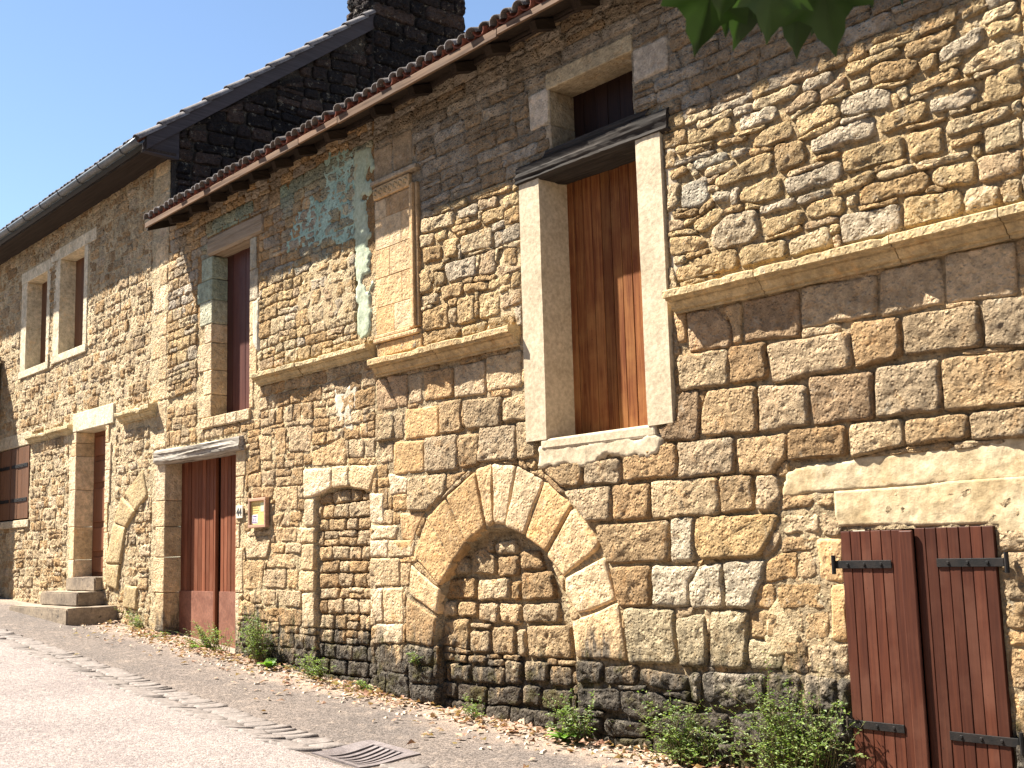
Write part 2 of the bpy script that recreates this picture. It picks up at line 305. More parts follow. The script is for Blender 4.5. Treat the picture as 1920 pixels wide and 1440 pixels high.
# ------------------------------------------------------------------ masonry
TRACED = {   # stone outlines on the facade, metres (x, z)
    'ashshade': '-5.84,3.33 -5.71,3.32 -5.72,3.09 -5.8,3.1;-5.7,3.32 -5.41,3.29 -5.3,3.14 -5.3,2.99 -5.7,3.01;-5.35,3.29 -5.19,3.3 -5.2,3.01 -5.28,3.01 -5.29,3.14;-5.17,3.3 -4.7,3.3 -4.7,2.97 -5.18,3.01;-4.68,3.31 -4.1,3.28 -4.11,3.02 -4.29,3.02 -4.69,3.02;-4.07,3.3 -3.65,3.3 -3.64,3.01 -4.09,3;-3.62,3.31 -3.18,3.3 -3.19,2.98 -3.63,3.01;-3.16,3.3 -3.08,3.3 -3.11,2.98 -3.17,2.98;-9.84,3.33 -9.66,3.33 -9.47,3.01 -9.84,3.01;-9.66,3.35 -9.31,3.32 -9.3,3 -9.47,3.02;-9.28,3.31 -9.05,3.31 -9.05,3.01 -9.28,3.02;-9.04,3.31 -8.58,3.29 -8.57,3.01 -9.03,3.02;-8.55,3.29 -8.1,3.29 -8.1,2.98 -8.56,3;-8.07,3.31 -7.6,3.31 -7.6,2.99 -8.08,3;-7.58,3.3 -7.48,3.2 -7.49,3.01 -7.59,3.01',
    'ash': '-5.8,3 -5.33,2.98 -5.33,2.72 -5.79,2.73;-5.32,2.99 -5,2.98 -4.99,2.72 -5.32,2.72;-4.98,2.96 -4.32,2.95 -4.31,2.71 -4.95,2.68;-4.31,3 -3.95,2.98 -3.96,2.73 -4.29,2.69;-3.93,2.98 -3.43,2.97 -3.42,2.71 -3.93,2.73;-3.4,2.99 -3.12,2.96 -3.14,2.67 -3.4,2.7;-5.8,2.72 -5.61,2.72 -5.61,2.58 -5.65,2.35 -5.98,2.38 -6.02,2.48 -5.82,2.5;-5.54,2.7 -5.09,2.69 -5.1,2.35 -5.61,2.38 -5.6,2.55;-5.07,2.68 -4.68,2.64 -4.68,2.37 -5.08,2.35;-4.66,2.69 -4.17,2.66 -4.18,2.36 -4.64,2.36;-4.15,2.68 -3.71,2.68 -3.71,2.36 -4.16,2.36;-3.69,2.68 -3.14,2.65 -3.17,2.34 -3.69,2.35;-5.84,2.35 -5.32,2.35 -5.32,2.09 -5.84,2.08;-5.29,2.33 -4.86,2.33 -4.86,2.19 -5,2.06 -5.28,2.08;-4.85,2.35 -4.4,2.34 -4.4,2.14 -4.86,2.14;-4.37,2.34 -3.98,2.34 -3.97,2.17 -4.37,2.12;-3.96,2.33 -3.55,2.33 -3.55,2.18 -3.97,2.16;-3.54,2.33 -3.17,2.33 -3.19,2.15 -3.54,2.16;-6.41,2.28 -6,2.35 -5.86,2.35 -5.86,2.1 -6.41,2.1;-7.11,2.06 -6.56,2.08 -6.56,1.8 -6.85,1.8;-6.54,2.08 -6.14,2.07 -6.15,1.8 -6.54,1.8;-6.13,2.08 -5.47,2.07 -5.48,1.8 -6.13,1.8;-5.46,2.08 -5.17,2.07 -5.17,1.82 -5.46,1.81;-5.14,2.06 -4.98,2.06 -4.93,1.92 -5.01,1.81 -5.15,1.82;-6.75,1.77 -5.97,1.78 -5.97,1.48 -6.63,1.47;-5.94,1.8 -5.73,1.8 -5.74,1.48 -5.95,1.47;-5.7,1.8 -4.96,1.79 -5,1.69 -5.14,1.5 -5.67,1.49 -5.73,1.58;-6.6,1.44 -6.17,1.45 -6.19,1.15 -6.53,1.14;-6.15,1.45 -5.69,1.44 -5.81,1.3 -5.8,1.15 -6.16,1.15;-5.69,1.44 -5.49,1.46 -5.48,1.15 -5.79,1.14 -5.8,1.3;-5.47,1.47 -5.1,1.48 -5.14,1.35 -5.24,1.15 -5.45,1.15;-6.48,1.13 -5.96,1.13 -5.95,0.74 -6.43,0.71;-5.94,1.06 -5.66,1.11 -5.66,0.73 -5.92,0.72;-5.61,1.12 -5.27,1.14 -5.32,0.74 -5.63,0.73;-8.78,2.98 -8.45,2.98 -8.45,2.68 -8.78,2.69;-8.43,2.96 -7.87,2.93 -7.89,2.67 -8.38,2.69;-7.85,2.91 -7.49,2.93 -7.52,2.69 -7.85,2.7;-9.02,2.67 -8.52,2.66 -8.52,2.33 -9.02,2.34;-8.5,2.65 -8.19,2.64 -8.22,2.35 -8.49,2.35;-8.18,2.69 -7.69,2.67 -7.69,2.36 -8.22,2.38;-7.67,2.68 -7.43,2.7 -7.43,2.37 -7.67,2.36;-9.3,2.31 -8.7,2.32 -8.7,2.15 -8.99,1.98 -9.31,1.99;-7.42,2.3 -6.87,2.28 -6.88,2.1 -7.13,2.09;-6.85,2.29 -6.45,2.28 -6.45,2.08 -6.86,2.1;-9.84,2.98 -9.53,2.97 -9.53,2.7 -9.85,2.7',
    'ashmid': '-4.93,1.92 -4.67,1.9 -4.68,1.83 -4.98,1.81;-4.66,1.89 -4.52,1.9 -4.53,1.82 -4.67,1.83;-4.97,1.7 -4.96,1.64 -5.01,1.55 -5.12,1.49 -5.13,1.52 -5.04,1.67;-4.94,1.78 -4.64,1.78 -4.64,1.65 -4.95,1.65;-4.63,1.8 -4.47,1.7 -4.49,1.62 -4.63,1.63;-4.95,1.63 -4.68,1.63 -4.69,1.54 -4.98,1.53;-5.1,1.47 -4.98,1.53 -4.83,1.54 -4.84,1.35 -5.12,1.33;-4.82,1.54 -4.68,1.54 -4.68,1.38 -4.75,1.34 -4.83,1.36;-5.21,1.28 -5.17,1.32 -5.03,1.32 -5.04,1.15 -5.22,1.15;-5.02,1.32 -4.61,1.33 -4.61,1.16 -5.02,1.15;-5.26,1.13 -4.93,1.14 -4.92,1.03 -4.98,0.95 -5.26,0.95;-4.92,1.13 -4.81,1.14 -4.82,0.99 -4.9,1.03;-4.81,1.13 -4.61,1.15 -4.62,0.96 -4.82,0.95;-5.29,0.94 -4.99,0.94 -4.99,0.75 -5.3,0.73;-4.8,0.93 -4.48,0.95 -4.49,0.75 -4.8,0.74;-9.56,2.97 -9.37,2.96 -9.37,2.69 -9.56,2.69;-7.59,2.34 -7.45,2.34 -7.45,2.26 -7.56,2.29;-9.57,2.34 -9.3,2.33 -9.3,2.17 -9.58,2.19;-8.7,2.31 -8.39,2.31 -8.7,2.15;-9.58,2.17 -9.31,2.16 -9.33,2 -9.58,1.99',
    'smooth': '-4.68,1.62 -4.47,1.61 -4.48,1.33 -4.67,1.33;-4.59,1.32 -4.47,1.32 -4.48,0.95 -4.61,0.95;-9.35,2.98 -8.8,2.96 -8.79,2.67 -9.36,2.68;-9.55,2.68 -9.04,2.65 -9.04,2.35 -9.55,2.35;-9.45,1.98 -9.05,1.97 -9.25,1.69 -9.44,1.73;-9.59,1.72 -9.23,1.72 -9.28,1.59 -9.59,1.56',
    'base': '-7.04,0.71 -6.72,0.71 -6.73,0.54 -7.03,0.53;-6.7,0.68 -6.34,0.71 -6.35,0.56 -6.7,0.54;-6.33,0.69 -5.85,0.66 -5.84,0.56 -6.06,0.53 -6.33,0.59;-5.83,0.69 -5.73,0.7 -5.74,0.47 -5.83,0.48;-5.72,0.7 -5.16,0.72 -5.17,0.52 -5.47,0.45 -5.71,0.49;-5.15,0.72 -4.87,0.73 -4.87,0.48 -5.15,0.49;-4.58,0.73 -4.48,0.73 -4.49,0.53 -4.58,0.52;-4.84,0.73 -4.59,0.73 -4.59,0.51 -4.85,0.48;-7.01,0.49 -6.56,0.53 -6.52,0.34 -6.98,0.34;-6.55,0.52 -6.11,0.52 -5.98,0.4 -6.31,0.29 -6.52,0.34;-6.09,0.51 -5.74,0.46 -5.76,0.44 -5.97,0.42;-5.96,0.4 -5.49,0.43 -5.52,0.28 -5.77,0.29;-6.93,0.28 -6.75,0.29 -6.76,0.15 -6.9,0.15;-6.73,0.29 -6.24,0.29 -6.27,0.18 -6.72,0.15;-5.46,0.43 -5.11,0.47 -5.13,0.26 -5.45,0.15;-5.1,0.48 -4.6,0.5 -4.51,0.33 -5.11,0.25;-9.39,0.74 -8.95,0.71 -8.95,0.56 -9.36,0.56;-9.36,0.55 -8.95,0.55 -8.94,0.39 -9.33,0.38',
    'vous': '-8.27,2.33 -8.02,2.37 -8.03,1.82 -8.12,1.79;-8.02,2.37 -7.69,2.32 -7.87,1.8 -8.03,1.82;-7.69,2.32 -7.35,2.17 -7.63,1.71 -7.87,1.79;-7.34,2.17 -7.01,1.94 -7.35,1.56 -7.62,1.7;-7.01,1.93 -6.7,1.63 -6.75,1.57 -7.16,1.36 -7.36,1.54;-7.14,1.36 -6.66,1.53 -6.55,1.19 -6.85,1.09 -7,1.07 -7.14,1.24;-7.08,1.02 -6.75,1.11 -6.53,1.18 -6.44,0.73 -7.04,0.72;-8.28,2.31 -8.14,1.79 -8.42,1.66 -8.72,2.1;-8.73,2.09 -8.42,1.65 -8.62,1.49 -9.03,1.92;-9.03,1.91 -8.62,1.48 -8.82,1.27 -9.25,1.57;-9.29,1.49 -8.82,1.25 -8.87,1.02 -9.33,1.2;-9.37,1.18 -8.89,1 -8.95,0.72 -9.39,0.75',
    'afill': '-8.24,1.64 -8.13,1.7 -8.12,1.57 -8.24,1.57;-8.12,1.66 -7.82,1.69 -7.8,1.56 -8.1,1.56;-8.44,1.59 -8.27,1.63 -8.1,1.55 -8.11,1.38 -8.46,1.39;-8.09,1.54 -7.8,1.55 -7.81,1.37 -8.09,1.36;-7.78,1.58 -7.54,1.59 -7.46,1.42 -7.78,1.42;-8.68,1.53 -8.5,1.55 -8.48,1.39 -8.72,1.38;-8.85,1.34 -8.4,1.37 -8.39,1.17 -8.87,1.16;-8.38,1.34 -7.94,1.36 -7.93,1.17 -8.38,1.15;-7.91,1.32 -7.78,1.34 -7.79,1.16 -7.91,1.16;-7.77,1.4 -7.39,1.41 -7.34,1.18 -7.77,1.16;-8.95,1.14 -8.69,1.16 -8.69,1.01 -8.94,0.99;-8.67,1.15 -8.39,1.15 -8.39,1.01 -8.67,1;-8.37,1.13 -8.09,1.15 -8.09,0.95 -8.37,0.98;-8.08,1.14 -7.79,1.13 -7.8,0.95 -8.07,0.97;-7.77,1.13 -7.32,1.16 -7.3,0.99 -7.77,0.98;-8.99,0.96 -8.51,1 -8.52,0.71 -9.01,0.75;-8.49,0.96 -8.2,0.95 -8.2,0.91 -8.5,0.92;-8.5,0.89 -8.22,0.9 -8.21,0.7 -8.5,0.69;-8.19,0.93 -7.88,0.95 -7.87,0.7 -8.19,0.69;-7.85,0.92 -7.75,0.93 -7.74,0.69 -7.85,0.69;-7.72,0.95 -7.18,0.98 -7.16,0.71 -7.71,0.69;-9.01,0.68 -8.76,0.68 -8.76,0.61 -9.02,0.61;-8.73,0.68 -8.55,0.67 -8.56,0.6 -8.73,0.6;-8.55,0.66 -8.26,0.68 -8.26,0.61 -8.54,0.6;-8.25,0.65 -8.04,0.66 -8.04,0.6 -8.25,0.59;-9.02,0.59 -8.85,0.6 -8.85,0.48 -9.02,0.47;-8.83,0.58 -8.51,0.59 -8.51,0.43 -8.8,0.43;-8.49,0.57 -8.03,0.6 -8.03,0.44 -8.48,0.43;-8.02,0.66 -7.8,0.65 -7.82,0.46 -8.02,0.44;-7.77,0.66 -7.47,0.67 -7.47,0.5 -7.76,0.48;-7.44,0.64 -7.17,0.65 -7.16,0.48 -7.44,0.47;-9.02,0.45 -8.72,0.41 -8.72,0.28 -9.03,0.28;-8.7,0.41 -8.28,0.41 -8.29,0.26 -8.71,0.26;-8.27,0.41 -7.82,0.44 -7.83,0.29 -8.28,0.25;-7.79,0.46 -7.57,0.46 -7.58,0.3 -7.8,0.29;-7.54,0.44 -7.18,0.46 -7.17,0.3 -7.55,0.28',
    'rub': '-5.8,3.66 -5.5,3.71 -5.19,3.69 -5.19,3.54 -5.77,3.55;-5.17,3.69 -5.06,3.69 -4.77,3.67 -4.76,3.53 -5.17,3.54;-4.75,3.65 -4.42,3.69 -4.39,3.53 -4.75,3.53;-4.34,3.73 -3.88,3.7 -3.88,3.52 -4.15,3.51 -4.33,3.53;-3.86,3.73 -3.47,3.69 -3.47,3.52 -3.87,3.53;-3.45,3.69 -3.24,3.66 -3.23,3.53 -3.46,3.52;-3.22,3.67 -3.1,3.66 -3.1,3.51 -3.22,3.52;-5.83,3.91 -5.57,3.88 -5.45,3.79 -5.54,3.73 -5.82,3.76;-5.67,3.75 -5.44,3.75 -5.46,3.71 -5.66,3.7;-5.59,3.97 -5.38,4.04 -5.28,4 -5.31,3.92 -5.51,3.87 -5.59,3.92;-5.43,3.88 -5.25,3.96 -5,3.94 -4.98,3.75 -5.08,3.7 -5.34,3.7 -5.43,3.76;-4.97,3.84 -4.61,3.84 -4.61,3.74 -4.91,3.7 -4.96,3.75;-4.6,3.85 -4.5,3.87 -4.29,3.86 -4.29,3.73 -4.51,3.74 -4.59,3.78;-5.83,4.05 -5.66,4.03 -5.66,3.94 -5.84,3.95;-4.99,3.94 -4.68,3.94 -4.67,3.87 -4.97,3.88;-4.66,3.93 -4.39,3.94 -4.39,3.87 -4.65,3.87;-4.27,3.84 -4.19,3.84 -4.19,3.75 -4.27,3.76;-4.18,3.88 -3.68,3.86 -3.66,3.76 -3.7,3.73 -4.18,3.75;-3.65,3.87 -3.36,3.84 -3.37,3.69 -3.58,3.72 -3.66,3.77;-3.36,3.85 -3.08,3.84 -3.08,3.68 -3.36,3.69;-5.83,4.33 -5.7,4.32 -5.71,4.13 -5.83,4.09;-5.69,4.28 -5.44,4.3 -5.41,4.11 -5.51,4.06 -5.69,4.1;-5.4,4.16 -5.22,4.13 -5.22,4.04 -5.38,4.07;-5.14,4.09 -4.97,4.13 -4.78,4.12 -4.77,3.97 -4.98,3.96 -5.15,4.02;-4.75,4.08 -4.29,4.1 -4.28,3.97 -4.43,3.96 -4.74,3.96;-4.37,3.95 -4.05,3.97 -4.05,3.89 -4.29,3.86 -4.37,3.88;-4.04,3.94 -3.77,3.93 -3.77,3.87 -4.03,3.88;-3.76,3.93 -3.4,3.91 -3.39,3.87 -3.75,3.87;-3.38,3.94 -3.32,3.93 -3.32,3.85 -3.38,3.86;-5.81,4.43 -5.63,4.43 -5.6,4.37 -5.78,4.33;-5.57,4.44 -5.25,4.43 -5.22,4.35 -5.52,4.35;-5.2,4.42 -5.03,4.4 -5.03,4.34 -5.18,4.35;-5.38,4.23 -5.05,4.32 -4.83,4.32 -4.83,4.17 -5.33,4.17;-4.82,4.36 -4.57,4.32 -4.55,4.16 -4.77,4.13 -4.82,4.18;-4.49,4.17 -4.29,4.16 -4.3,4.13 -4.48,4.14;-4.29,4.15 -3.83,4.14 -3.82,3.98 -4.27,3.99;-3.8,4.13 -3.56,4.12 -3.56,3.94 -3.8,3.95;-3.52,4 -3.31,4 -3.31,3.95 -3.52,3.95;-3.3,4.02 -3.07,4.02 -3.07,3.85 -3.31,3.85;-5.63,4.53 -5.37,4.52 -5.36,4.48 -5.61,4.48;-5.32,4.52 -5.05,4.5 -5.04,4.45 -5.31,4.47;-5,4.44 -4.87,4.5 -4.66,4.49 -4.63,4.36 -4.85,4.35 -4.99,4.38;-4.53,4.29 -4.32,4.33 -4.02,4.33 -4.02,4.18 -4.51,4.2;-4,4.3 -3.65,4.33 -3.64,4.23 -3.69,4.18 -3.99,4.18;-3.81,4.18 -3.52,4.16 -3.53,4.14 -3.8,4.15;-3.54,4.12 -3.38,4.13 -3.13,4.11 -3.12,4.05 -3.31,4.03 -3.54,4.03;-3.12,4.12 -3.06,4.13 -3.05,4.04 -3.11,4.04;-5.61,4.65 -5.18,4.68 -5.16,4.55 -5.48,4.56 -5.6,4.58;-5.11,4.65 -4.79,4.64 -4.76,4.54 -4.95,4.52 -5.12,4.54;-4.64,4.48 -4.49,4.53 -4.29,4.49 -4.26,4.4 -4.53,4.35 -4.6,4.34;-4.28,4.45 -4.24,4.51 -4.04,4.51 -3.89,4.46 -3.88,4.33 -4.17,4.36 -4.26,4.4;-3.87,4.46 -3.78,4.46 -3.76,4.35 -3.82,4.34;-3.77,4.42 -3.43,4.46 -3.41,4.37 -3.7,4.36 -3.76,4.37;-3.64,4.3 -3.32,4.29 -3.32,4.2 -3.44,4.18 -3.63,4.21;-3.51,4.19 -3.39,4.17 -3.39,4.15 -3.5,4.15;-3.51,4.37 -3.33,4.35 -3.33,4.32 -3.5,4.34;-3.37,4.18 -3.25,4.18 -3.25,4.14 -3.36,4.14;-3.27,4.33 -3.04,4.35 -3.04,4.14 -3.24,4.14 -3.27,4.22;-4.74,4.56 -4.56,4.65 -4.44,4.64 -4.43,4.55 -4.66,4.52;-4.42,4.62 -4.21,4.67 -4.21,4.55 -4.42,4.53;-4.19,4.6 -4.04,4.6 -4.03,4.53 -4.18,4.53;-4.03,4.65 -3.9,4.66 -3.68,4.59 -3.69,4.51 -3.8,4.48 -4.02,4.52;-3.68,4.59 -3.56,4.6 -3.55,4.49 -3.68,4.48;-3.55,4.6 -3.25,4.66 -3.25,4.54 -3.37,4.52 -3.54,4.49;-3.41,4.43 -3.27,4.5 -3.08,4.51 -3.03,4.46 -3.02,4.38 -3.17,4.35 -3.4,4.38;-3.23,4.64 -3.01,4.65 -3.01,4.53 -3.21,4.55 -3.23,4.58;-9.05,4.81 -8.5,4.77 -8.48,4.63 -9.02,4.66;-8.45,4.76 -8.14,4.76 -8.12,4.64 -8.42,4.66;-8.13,4.78 -7.86,4.76 -7.84,4.65 -8.1,4.67;-8.54,4.62 -8.1,4.59 -8.1,4.53 -8.52,4.55;-8.07,4.65 -7.77,4.65 -7.74,4.52 -8.06,4.53;-9.05,4.65 -8.8,4.63 -8.82,4.52 -9.04,4.52;-8.8,4.61 -8.61,4.62 -8.61,4.52 -8.78,4.53;-9,4.52 -8.71,4.49 -8.7,4.34 -8.99,4.35;-8.66,4.52 -8.44,4.5 -8.43,4.32 -8.67,4.34;-8.4,4.5 -7.95,4.49 -7.91,4.29 -8.39,4.32;-8.11,4.28 -7.89,4.27 -7.88,4.04 -8.14,4.07;-8.65,4.29 -8.16,4.27 -8.17,4.08 -8.62,4.1;-8.84,4.32 -8.67,4.31 -8.65,4.24 -8.85,4.24;-9.12,4.31 -8.9,4.31 -8.85,4.06 -9.11,4.06;-8.81,4.25 -8.65,4.22 -8.64,4.09 -8.82,4.08;-8.73,4.08 -8.39,4.07 -8.37,3.94 -8.71,3.94;-8.37,4.04 -8,4 -8,3.92 -8.36,3.95;-9.05,4.04 -8.78,4.04 -8.75,3.94 -9.05,3.93;-9.02,3.89 -8.61,3.92 -8.6,3.67 -9.01,3.69;-8.47,3.92 -8.21,3.92 -8.2,3.65 -8.48,3.67;-8.14,3.9 -7.84,3.89 -7.84,3.65 -8.14,3.66;-7.78,4.25 -7.59,4.22 -7.59,4.05 -7.79,4.09;-9.03,3.69 -8.43,3.65 -8.43,3.56 -9.01,3.54;-8.4,3.64 -8.04,3.64 -8.05,3.54 -8.4,3.54',
    'mid': '-11.29,2.53 -10.71,2.51 -10.71,2.3 -10.98,2.23 -11.29,2.21;-10.7,2.52 -10.38,2.51 -10.38,2.29 -10.7,2.29;-10.36,2.51 -9.86,2.47 -9.86,2.41 -9.99,2.22 -10.35,2.28;-11.27,2.2 -11.06,2.19 -11.06,1.9 -11.27,1.91;-11.38,1.9 -11.06,1.89 -11.07,1.72 -11.4,1.73;-11.32,1.72 -11.07,1.72 -11.07,1.43 -11.34,1.44;-11.38,1.43 -11.07,1.43 -11.07,1.21 -11.38,1.21;-11.32,1.2 -11.06,1.2 -11.06,0.83 -11.31,0.82;-9.98,2.2 -9.73,2.19 -9.73,1.88 -9.98,1.89;-9.98,1.73 -9.67,1.73 -9.67,1.55 -9.98,1.56;-12.31,3 -12,2.97 -12,2.68 -12.26,2.69;-11.94,3.05 -11.66,3.04 -11.66,2.72 -11.93,2.73;-11.62,3.03 -11.1,3.01 -11.12,2.7 -11.6,2.74;-11.12,2.71 -10.45,2.81 -10.4,2.61 -10.42,2.51 -11.1,2.55;-11.93,2.37 -11.4,2.36 -11.4,2.1 -11.91,2.1;-12.46,2.4 -11.96,2.38 -11.96,2.25 -12.45,2.27;-12.67,1.84 -11.98,1.83 -12.09,1.57 -12.6,1.58;-12.69,1.56 -12.14,1.56 -12.21,1.23 -12.67,1.22;-12.19,1.45 -11.66,1.46 -11.66,1.24 -12.16,1.24;-12.03,1.63 -11.45,1.62 -11.45,1.46 -12.12,1.47;-11.89,1.92 -11.42,1.91 -11.42,1.75 -11.91,1.75;-12,2.07 -11.69,2.07 -11.89,1.84 -12,1.84;-11.86,1.23 -11.33,1.22 -11.34,1.04 -11.84,1.04;-12.16,1.23 -11.9,1.23 -11.9,1.05 -12.19,1.05;-12.52,1.2 -12.23,1.21 -12.23,1.06 -12.49,1.06;-11.64,1.45 -11.4,1.44 -11.4,1.23 -11.63,1.24;-11.84,1.03 -11.33,1.02 -11.33,0.84 -11.82,0.83;-12.8,1.13 -12.37,1.07 -12.4,0.92 -12.8,0.92',
    'midR': '-9.97,1.88 -9.46,1.86 -9.55,1.73 -9.98,1.73;-9.66,1.72 -9.21,1.72 -9.25,1.56 -9.66,1.55;-9.98,1.55 -9.47,1.55 -9.47,1.28 -9.99,1.27;-9.99,1.26 -9.76,1.26 -9.77,0.93 -9.99,0.92;-9.76,1.26 -9.42,1.27 -9.42,0.93 -9.76,0.92;-9.96,0.91 -9.42,0.92 -9.43,0.74 -9.97,0.71;-9.65,2.38 -9.31,2.31 -9.32,2.16 -9.62,2.16',
    'arcf': '-15.58,2.83 -15.43,2.44 -15.8,2.26 -16.15,2.53;-15.8,2.26 -16.13,2.05 -16.57,2.14 -16.29,2.48;-16.13,2.05 -16.29,1.55 -16.8,1.56 -16.57,2.12;-16.32,1.54 -16.38,1.19 -16.78,1.25 -16.79,1.55;-16.1,1.25 -15.69,1.23 -15.74,0.93 -16.15,0.95',
}

FAC = lambda u, v, w: (u, -w, v)           # street front: u = x, v = z, w = out of the wall
GX = -14.80
GAB = lambda u, v, w: (GX+w, u, v)         # gable end: u = y
PAL = {
 'warm': [(.47, .335, .170), (.50, .37, .20), (.43, .29, .135), (.51, .40, .235), (.39, .27, .135), (.45, .345, .20)],
 'ash': [(.45, .325, .17), (.48, .37, .21), (.39, .265, .13), (.35, .25, .14), (.42, .33, .20), (.49, .38, .225)],
 'pale': [(.51, .41, .245), (.54, .44, .28), (.48, .38, .22), (.50, .385, .215)],
 'grey': [(.34, .285, .205), (.39, .335, .25), (.30, .245, .17), (.42, .37, .29), (.33, .25, .155)],
 'rub': [(.47, .355, .19), (.50, .40, .25), (.43, .30, .15), (.49, .36, .19), (.45, .34, .185), (.45, .385, .28), (.52, .42, .26), (.41, .295, .155), (.45, .34, .21)],
 'orange': [(.46, .315, .155), (.44, .30, .14)],
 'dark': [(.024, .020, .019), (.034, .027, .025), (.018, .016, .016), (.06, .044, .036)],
}
PAL = {k: [(a*1.08, b*1.01, c*(.95 if k in ('grey', 'rub') else 1.02)) for a, b, c in v] for k, v in PAL.items()}
def poly_area(p):
    p = np.asarray(p); x, y = p[:, 0], p[:, 1]; return 0.5*float(np.dot(x, np.roll(y, -1))-np.dot(y, np.roll(x, -1)))
def ccw(p):
    p = [tuple(q) for q in p]; return p if poly_area(p) > 0 else p[::-1]
def clip_half(p, a, n):
    out = []
    for i in range(len(p)):
        q, r = np.asarray(p[i], float), np.asarray(p[(i+1) % len(p)], float)
        dq, dr = (q-a)@n, (r-a)@n
        if dq >= 0: out.append(tuple(q))
        if (dq > 0 > dr) or (dq < 0 < dr): out.append(tuple(q+(r-q)*dq/(dq-dr)))
    return out
def clip_away(p, ex):
    """cut a stone so that it butts against ex (both convex)"""
    inter = p
    for i in range(len(ex)):
        a, b = np.asarray(ex[i], float), np.asarray(ex[(i+1) % len(ex)], float); d = b-a
        inter = clip_half(inter, a, np.array([-d[1], d[0]]))
        if len(inter) < 3: return p
    if poly_area(inter) < 0.02*poly_area(p): return p
    best, ba = None, 0
    for i in range(len(ex)):
        a, b = np.asarray(ex[i], float), np.asarray(ex[(i+1) % len(ex)], float); d = b-a
        q = clip_half(p, a, np.array([d[1], -d[0]]))
        if len(q) >= 3:
            s = poly_area(q)
            if s > ba: best, ba = q, s
    return best
def bbox(p): p = np.asarray(p); return p[:, 0].min(), p[:, 0].max(), p[:, 1].min(), p[:, 1].max()
def rect(x0, x1, z0, z1): return [(x0, z0), (x1, z0), (x1, z1), (x0, z1)]

def fill(x0, x1, z0, z1, h, w, excl, seed, split=0.2, wob=0.025, min_area=0.004, top=None):
    rnd = random.Random(seed); out = []; EX = [(e, bbox(e)) for e in excl]
    z = z0; hb = rnd.uniform(*h); lo = lambda x, z=z: z
    def line(zc, k): return lambda x: zc + wob*nz((x*0.9, zc, k), 1.3) + wob*0.5*nz((x*3.1, zc, k+5))
    low = line(z0, seed)
    while z < z1:
        z += rnd.uniform(*h); up = line(z, seed)
        x = x0 - rnd.uniform(0, w[0])
        while x < x1:
            ww = rnd.uniform(*w)*(1.5 if rnd.random() < 0.12 else 1)
            xa, xb = max(x, x0), min(x+ww, x1); x += ww
            if xb-xa < 0.05: continue
            j = lambda: rnd.uniform(-0.022, 0.022)
            q = [(xa+j(), low(xa)), (xb+j(), low(xb)), (xb+j(), up(xb)), (xa+j(), up(xa))]
            qs = [q]
            if rnd.random() < split:
                t = rnd.uniform(0.35, 0.65); m = lambda a, b: (a[0]*(1-t)+b[0]*t, a[1]*(1-t)+b[1]*t)
                l, r = m(q[0], q[3]), m(q[1], q[2]); qs = [[q[0], q[1], r, l], [l, r, q[2], q[3]]]
            for q in qs:
                if top:
                    if any(p[1] > top(p[0]) for p in q):
                        if sum(p[1] > top(p[0]) for p in q) > 2: continue
                        q = [(p[0], min(p[1], top(p[0]))) for p in q]
                q = ccw(q)
                for e, b in EX:
                    if q is None: break
                    qb = bbox(q)
                    if qb[0] > b[1] or qb[1] < b[0] or qb[2] > b[3] or qb[3] < b[2]: continue
                    q = clip_away(q, e)
                if q and len(q) >= 3 and poly_area(q) > min_area:
                    b = bbox(q)
                    if b[1]-b[0] > 0.045 and b[3]-b[2] > 0.04: out.append(q)
        low = up
    return out

def outline(poly, gap, rc, n, jit, seed):
    p = np.array(ccw(poly), float); c = p.mean(0)
    d = np.linalg.norm(p-c, axis=1, keepdims=True); p = c+(p-c)*(1-np.minimum(gap*1.3/d, 0.3))
    pts = []
    m = len(p)
    for i in range(m):
        a, b, e = p[i-1], p[i], p[(i+1) % m]
        la, lb = np.linalg.norm(a-b), np.linalg.norm(e-b); r = min(rc, 0.36*la, 0.36*lb)
        q0, q2 = b+(a-b)/max(la, 1e-6)*r, b+(e-b)/max(lb, 1e-6)*r
        for t in (0, 0.33, 0.67, 1.0): pts.append((1-t)**2*q0+2*t*(1-t)*b+t*t*q2)
    pts = np.array(pts); nx = np.roll(pts, -1, 0); L = np.linalg.norm(nx-pts, axis=1); S = np.concatenate([[0], np.cumsum(L)])
    s = (np.arange(n)+0.5)/n*S[-1]; k = np.clip(np.searchsorted(S, s, 'right')-1, 0, len(pts)-1)
    out = pts[k]+(nx[k]-pts[k])*((s-S[k])/np.maximum(L[k], 1e-9))[:, None]
    if jit: out = out + np.array([[jit*nz((q[0], q[1], seed), 11), jit*nz((q[0], q[1], seed+4), 11)] for q in out])
    return out

WHITE, OCHRE, BROWN, GREYISH, PINK = (.61, .50, .345), (.53, .355, .17), (.40, .285, .165), (.47, .37, .225), (.48, .37, .235)
TINTS = [((-5.83, 1.31), WHITE), ((-5.55, 1.31), WHITE), ((-5.34, 1.30), (.56, .46, .32)), ((-5.85, 1.64), WHITE), ((-6.07, .94), GREYISH), ((-5.34, 1.67), OCHRE), ((-5.60, 4.13), (.50, .43, .32)), ((-5.35, 4.40), (.50, .43, .31)),
  ((-3.67, 2.85), BROWN), ((-3.32, 2.23), BROWN), ((-8.17, 2.82), BROWN), ((-5.76, .92), GREYISH), ((-5.44, .93), GREYISH), ((-5.08, .87), GREYISH), ((-5.14, 3.82), PINK)]
def tint(poly):
    P = ccw(poly)
    for (x, z), c in TINTS:
        if all((b[0]-a[0])*(z-a[1])-(b[1]-a[1])*(x-a[0]) >= 0 for a, b in zip(P, P[1:]+P[:1])): return c
    return None
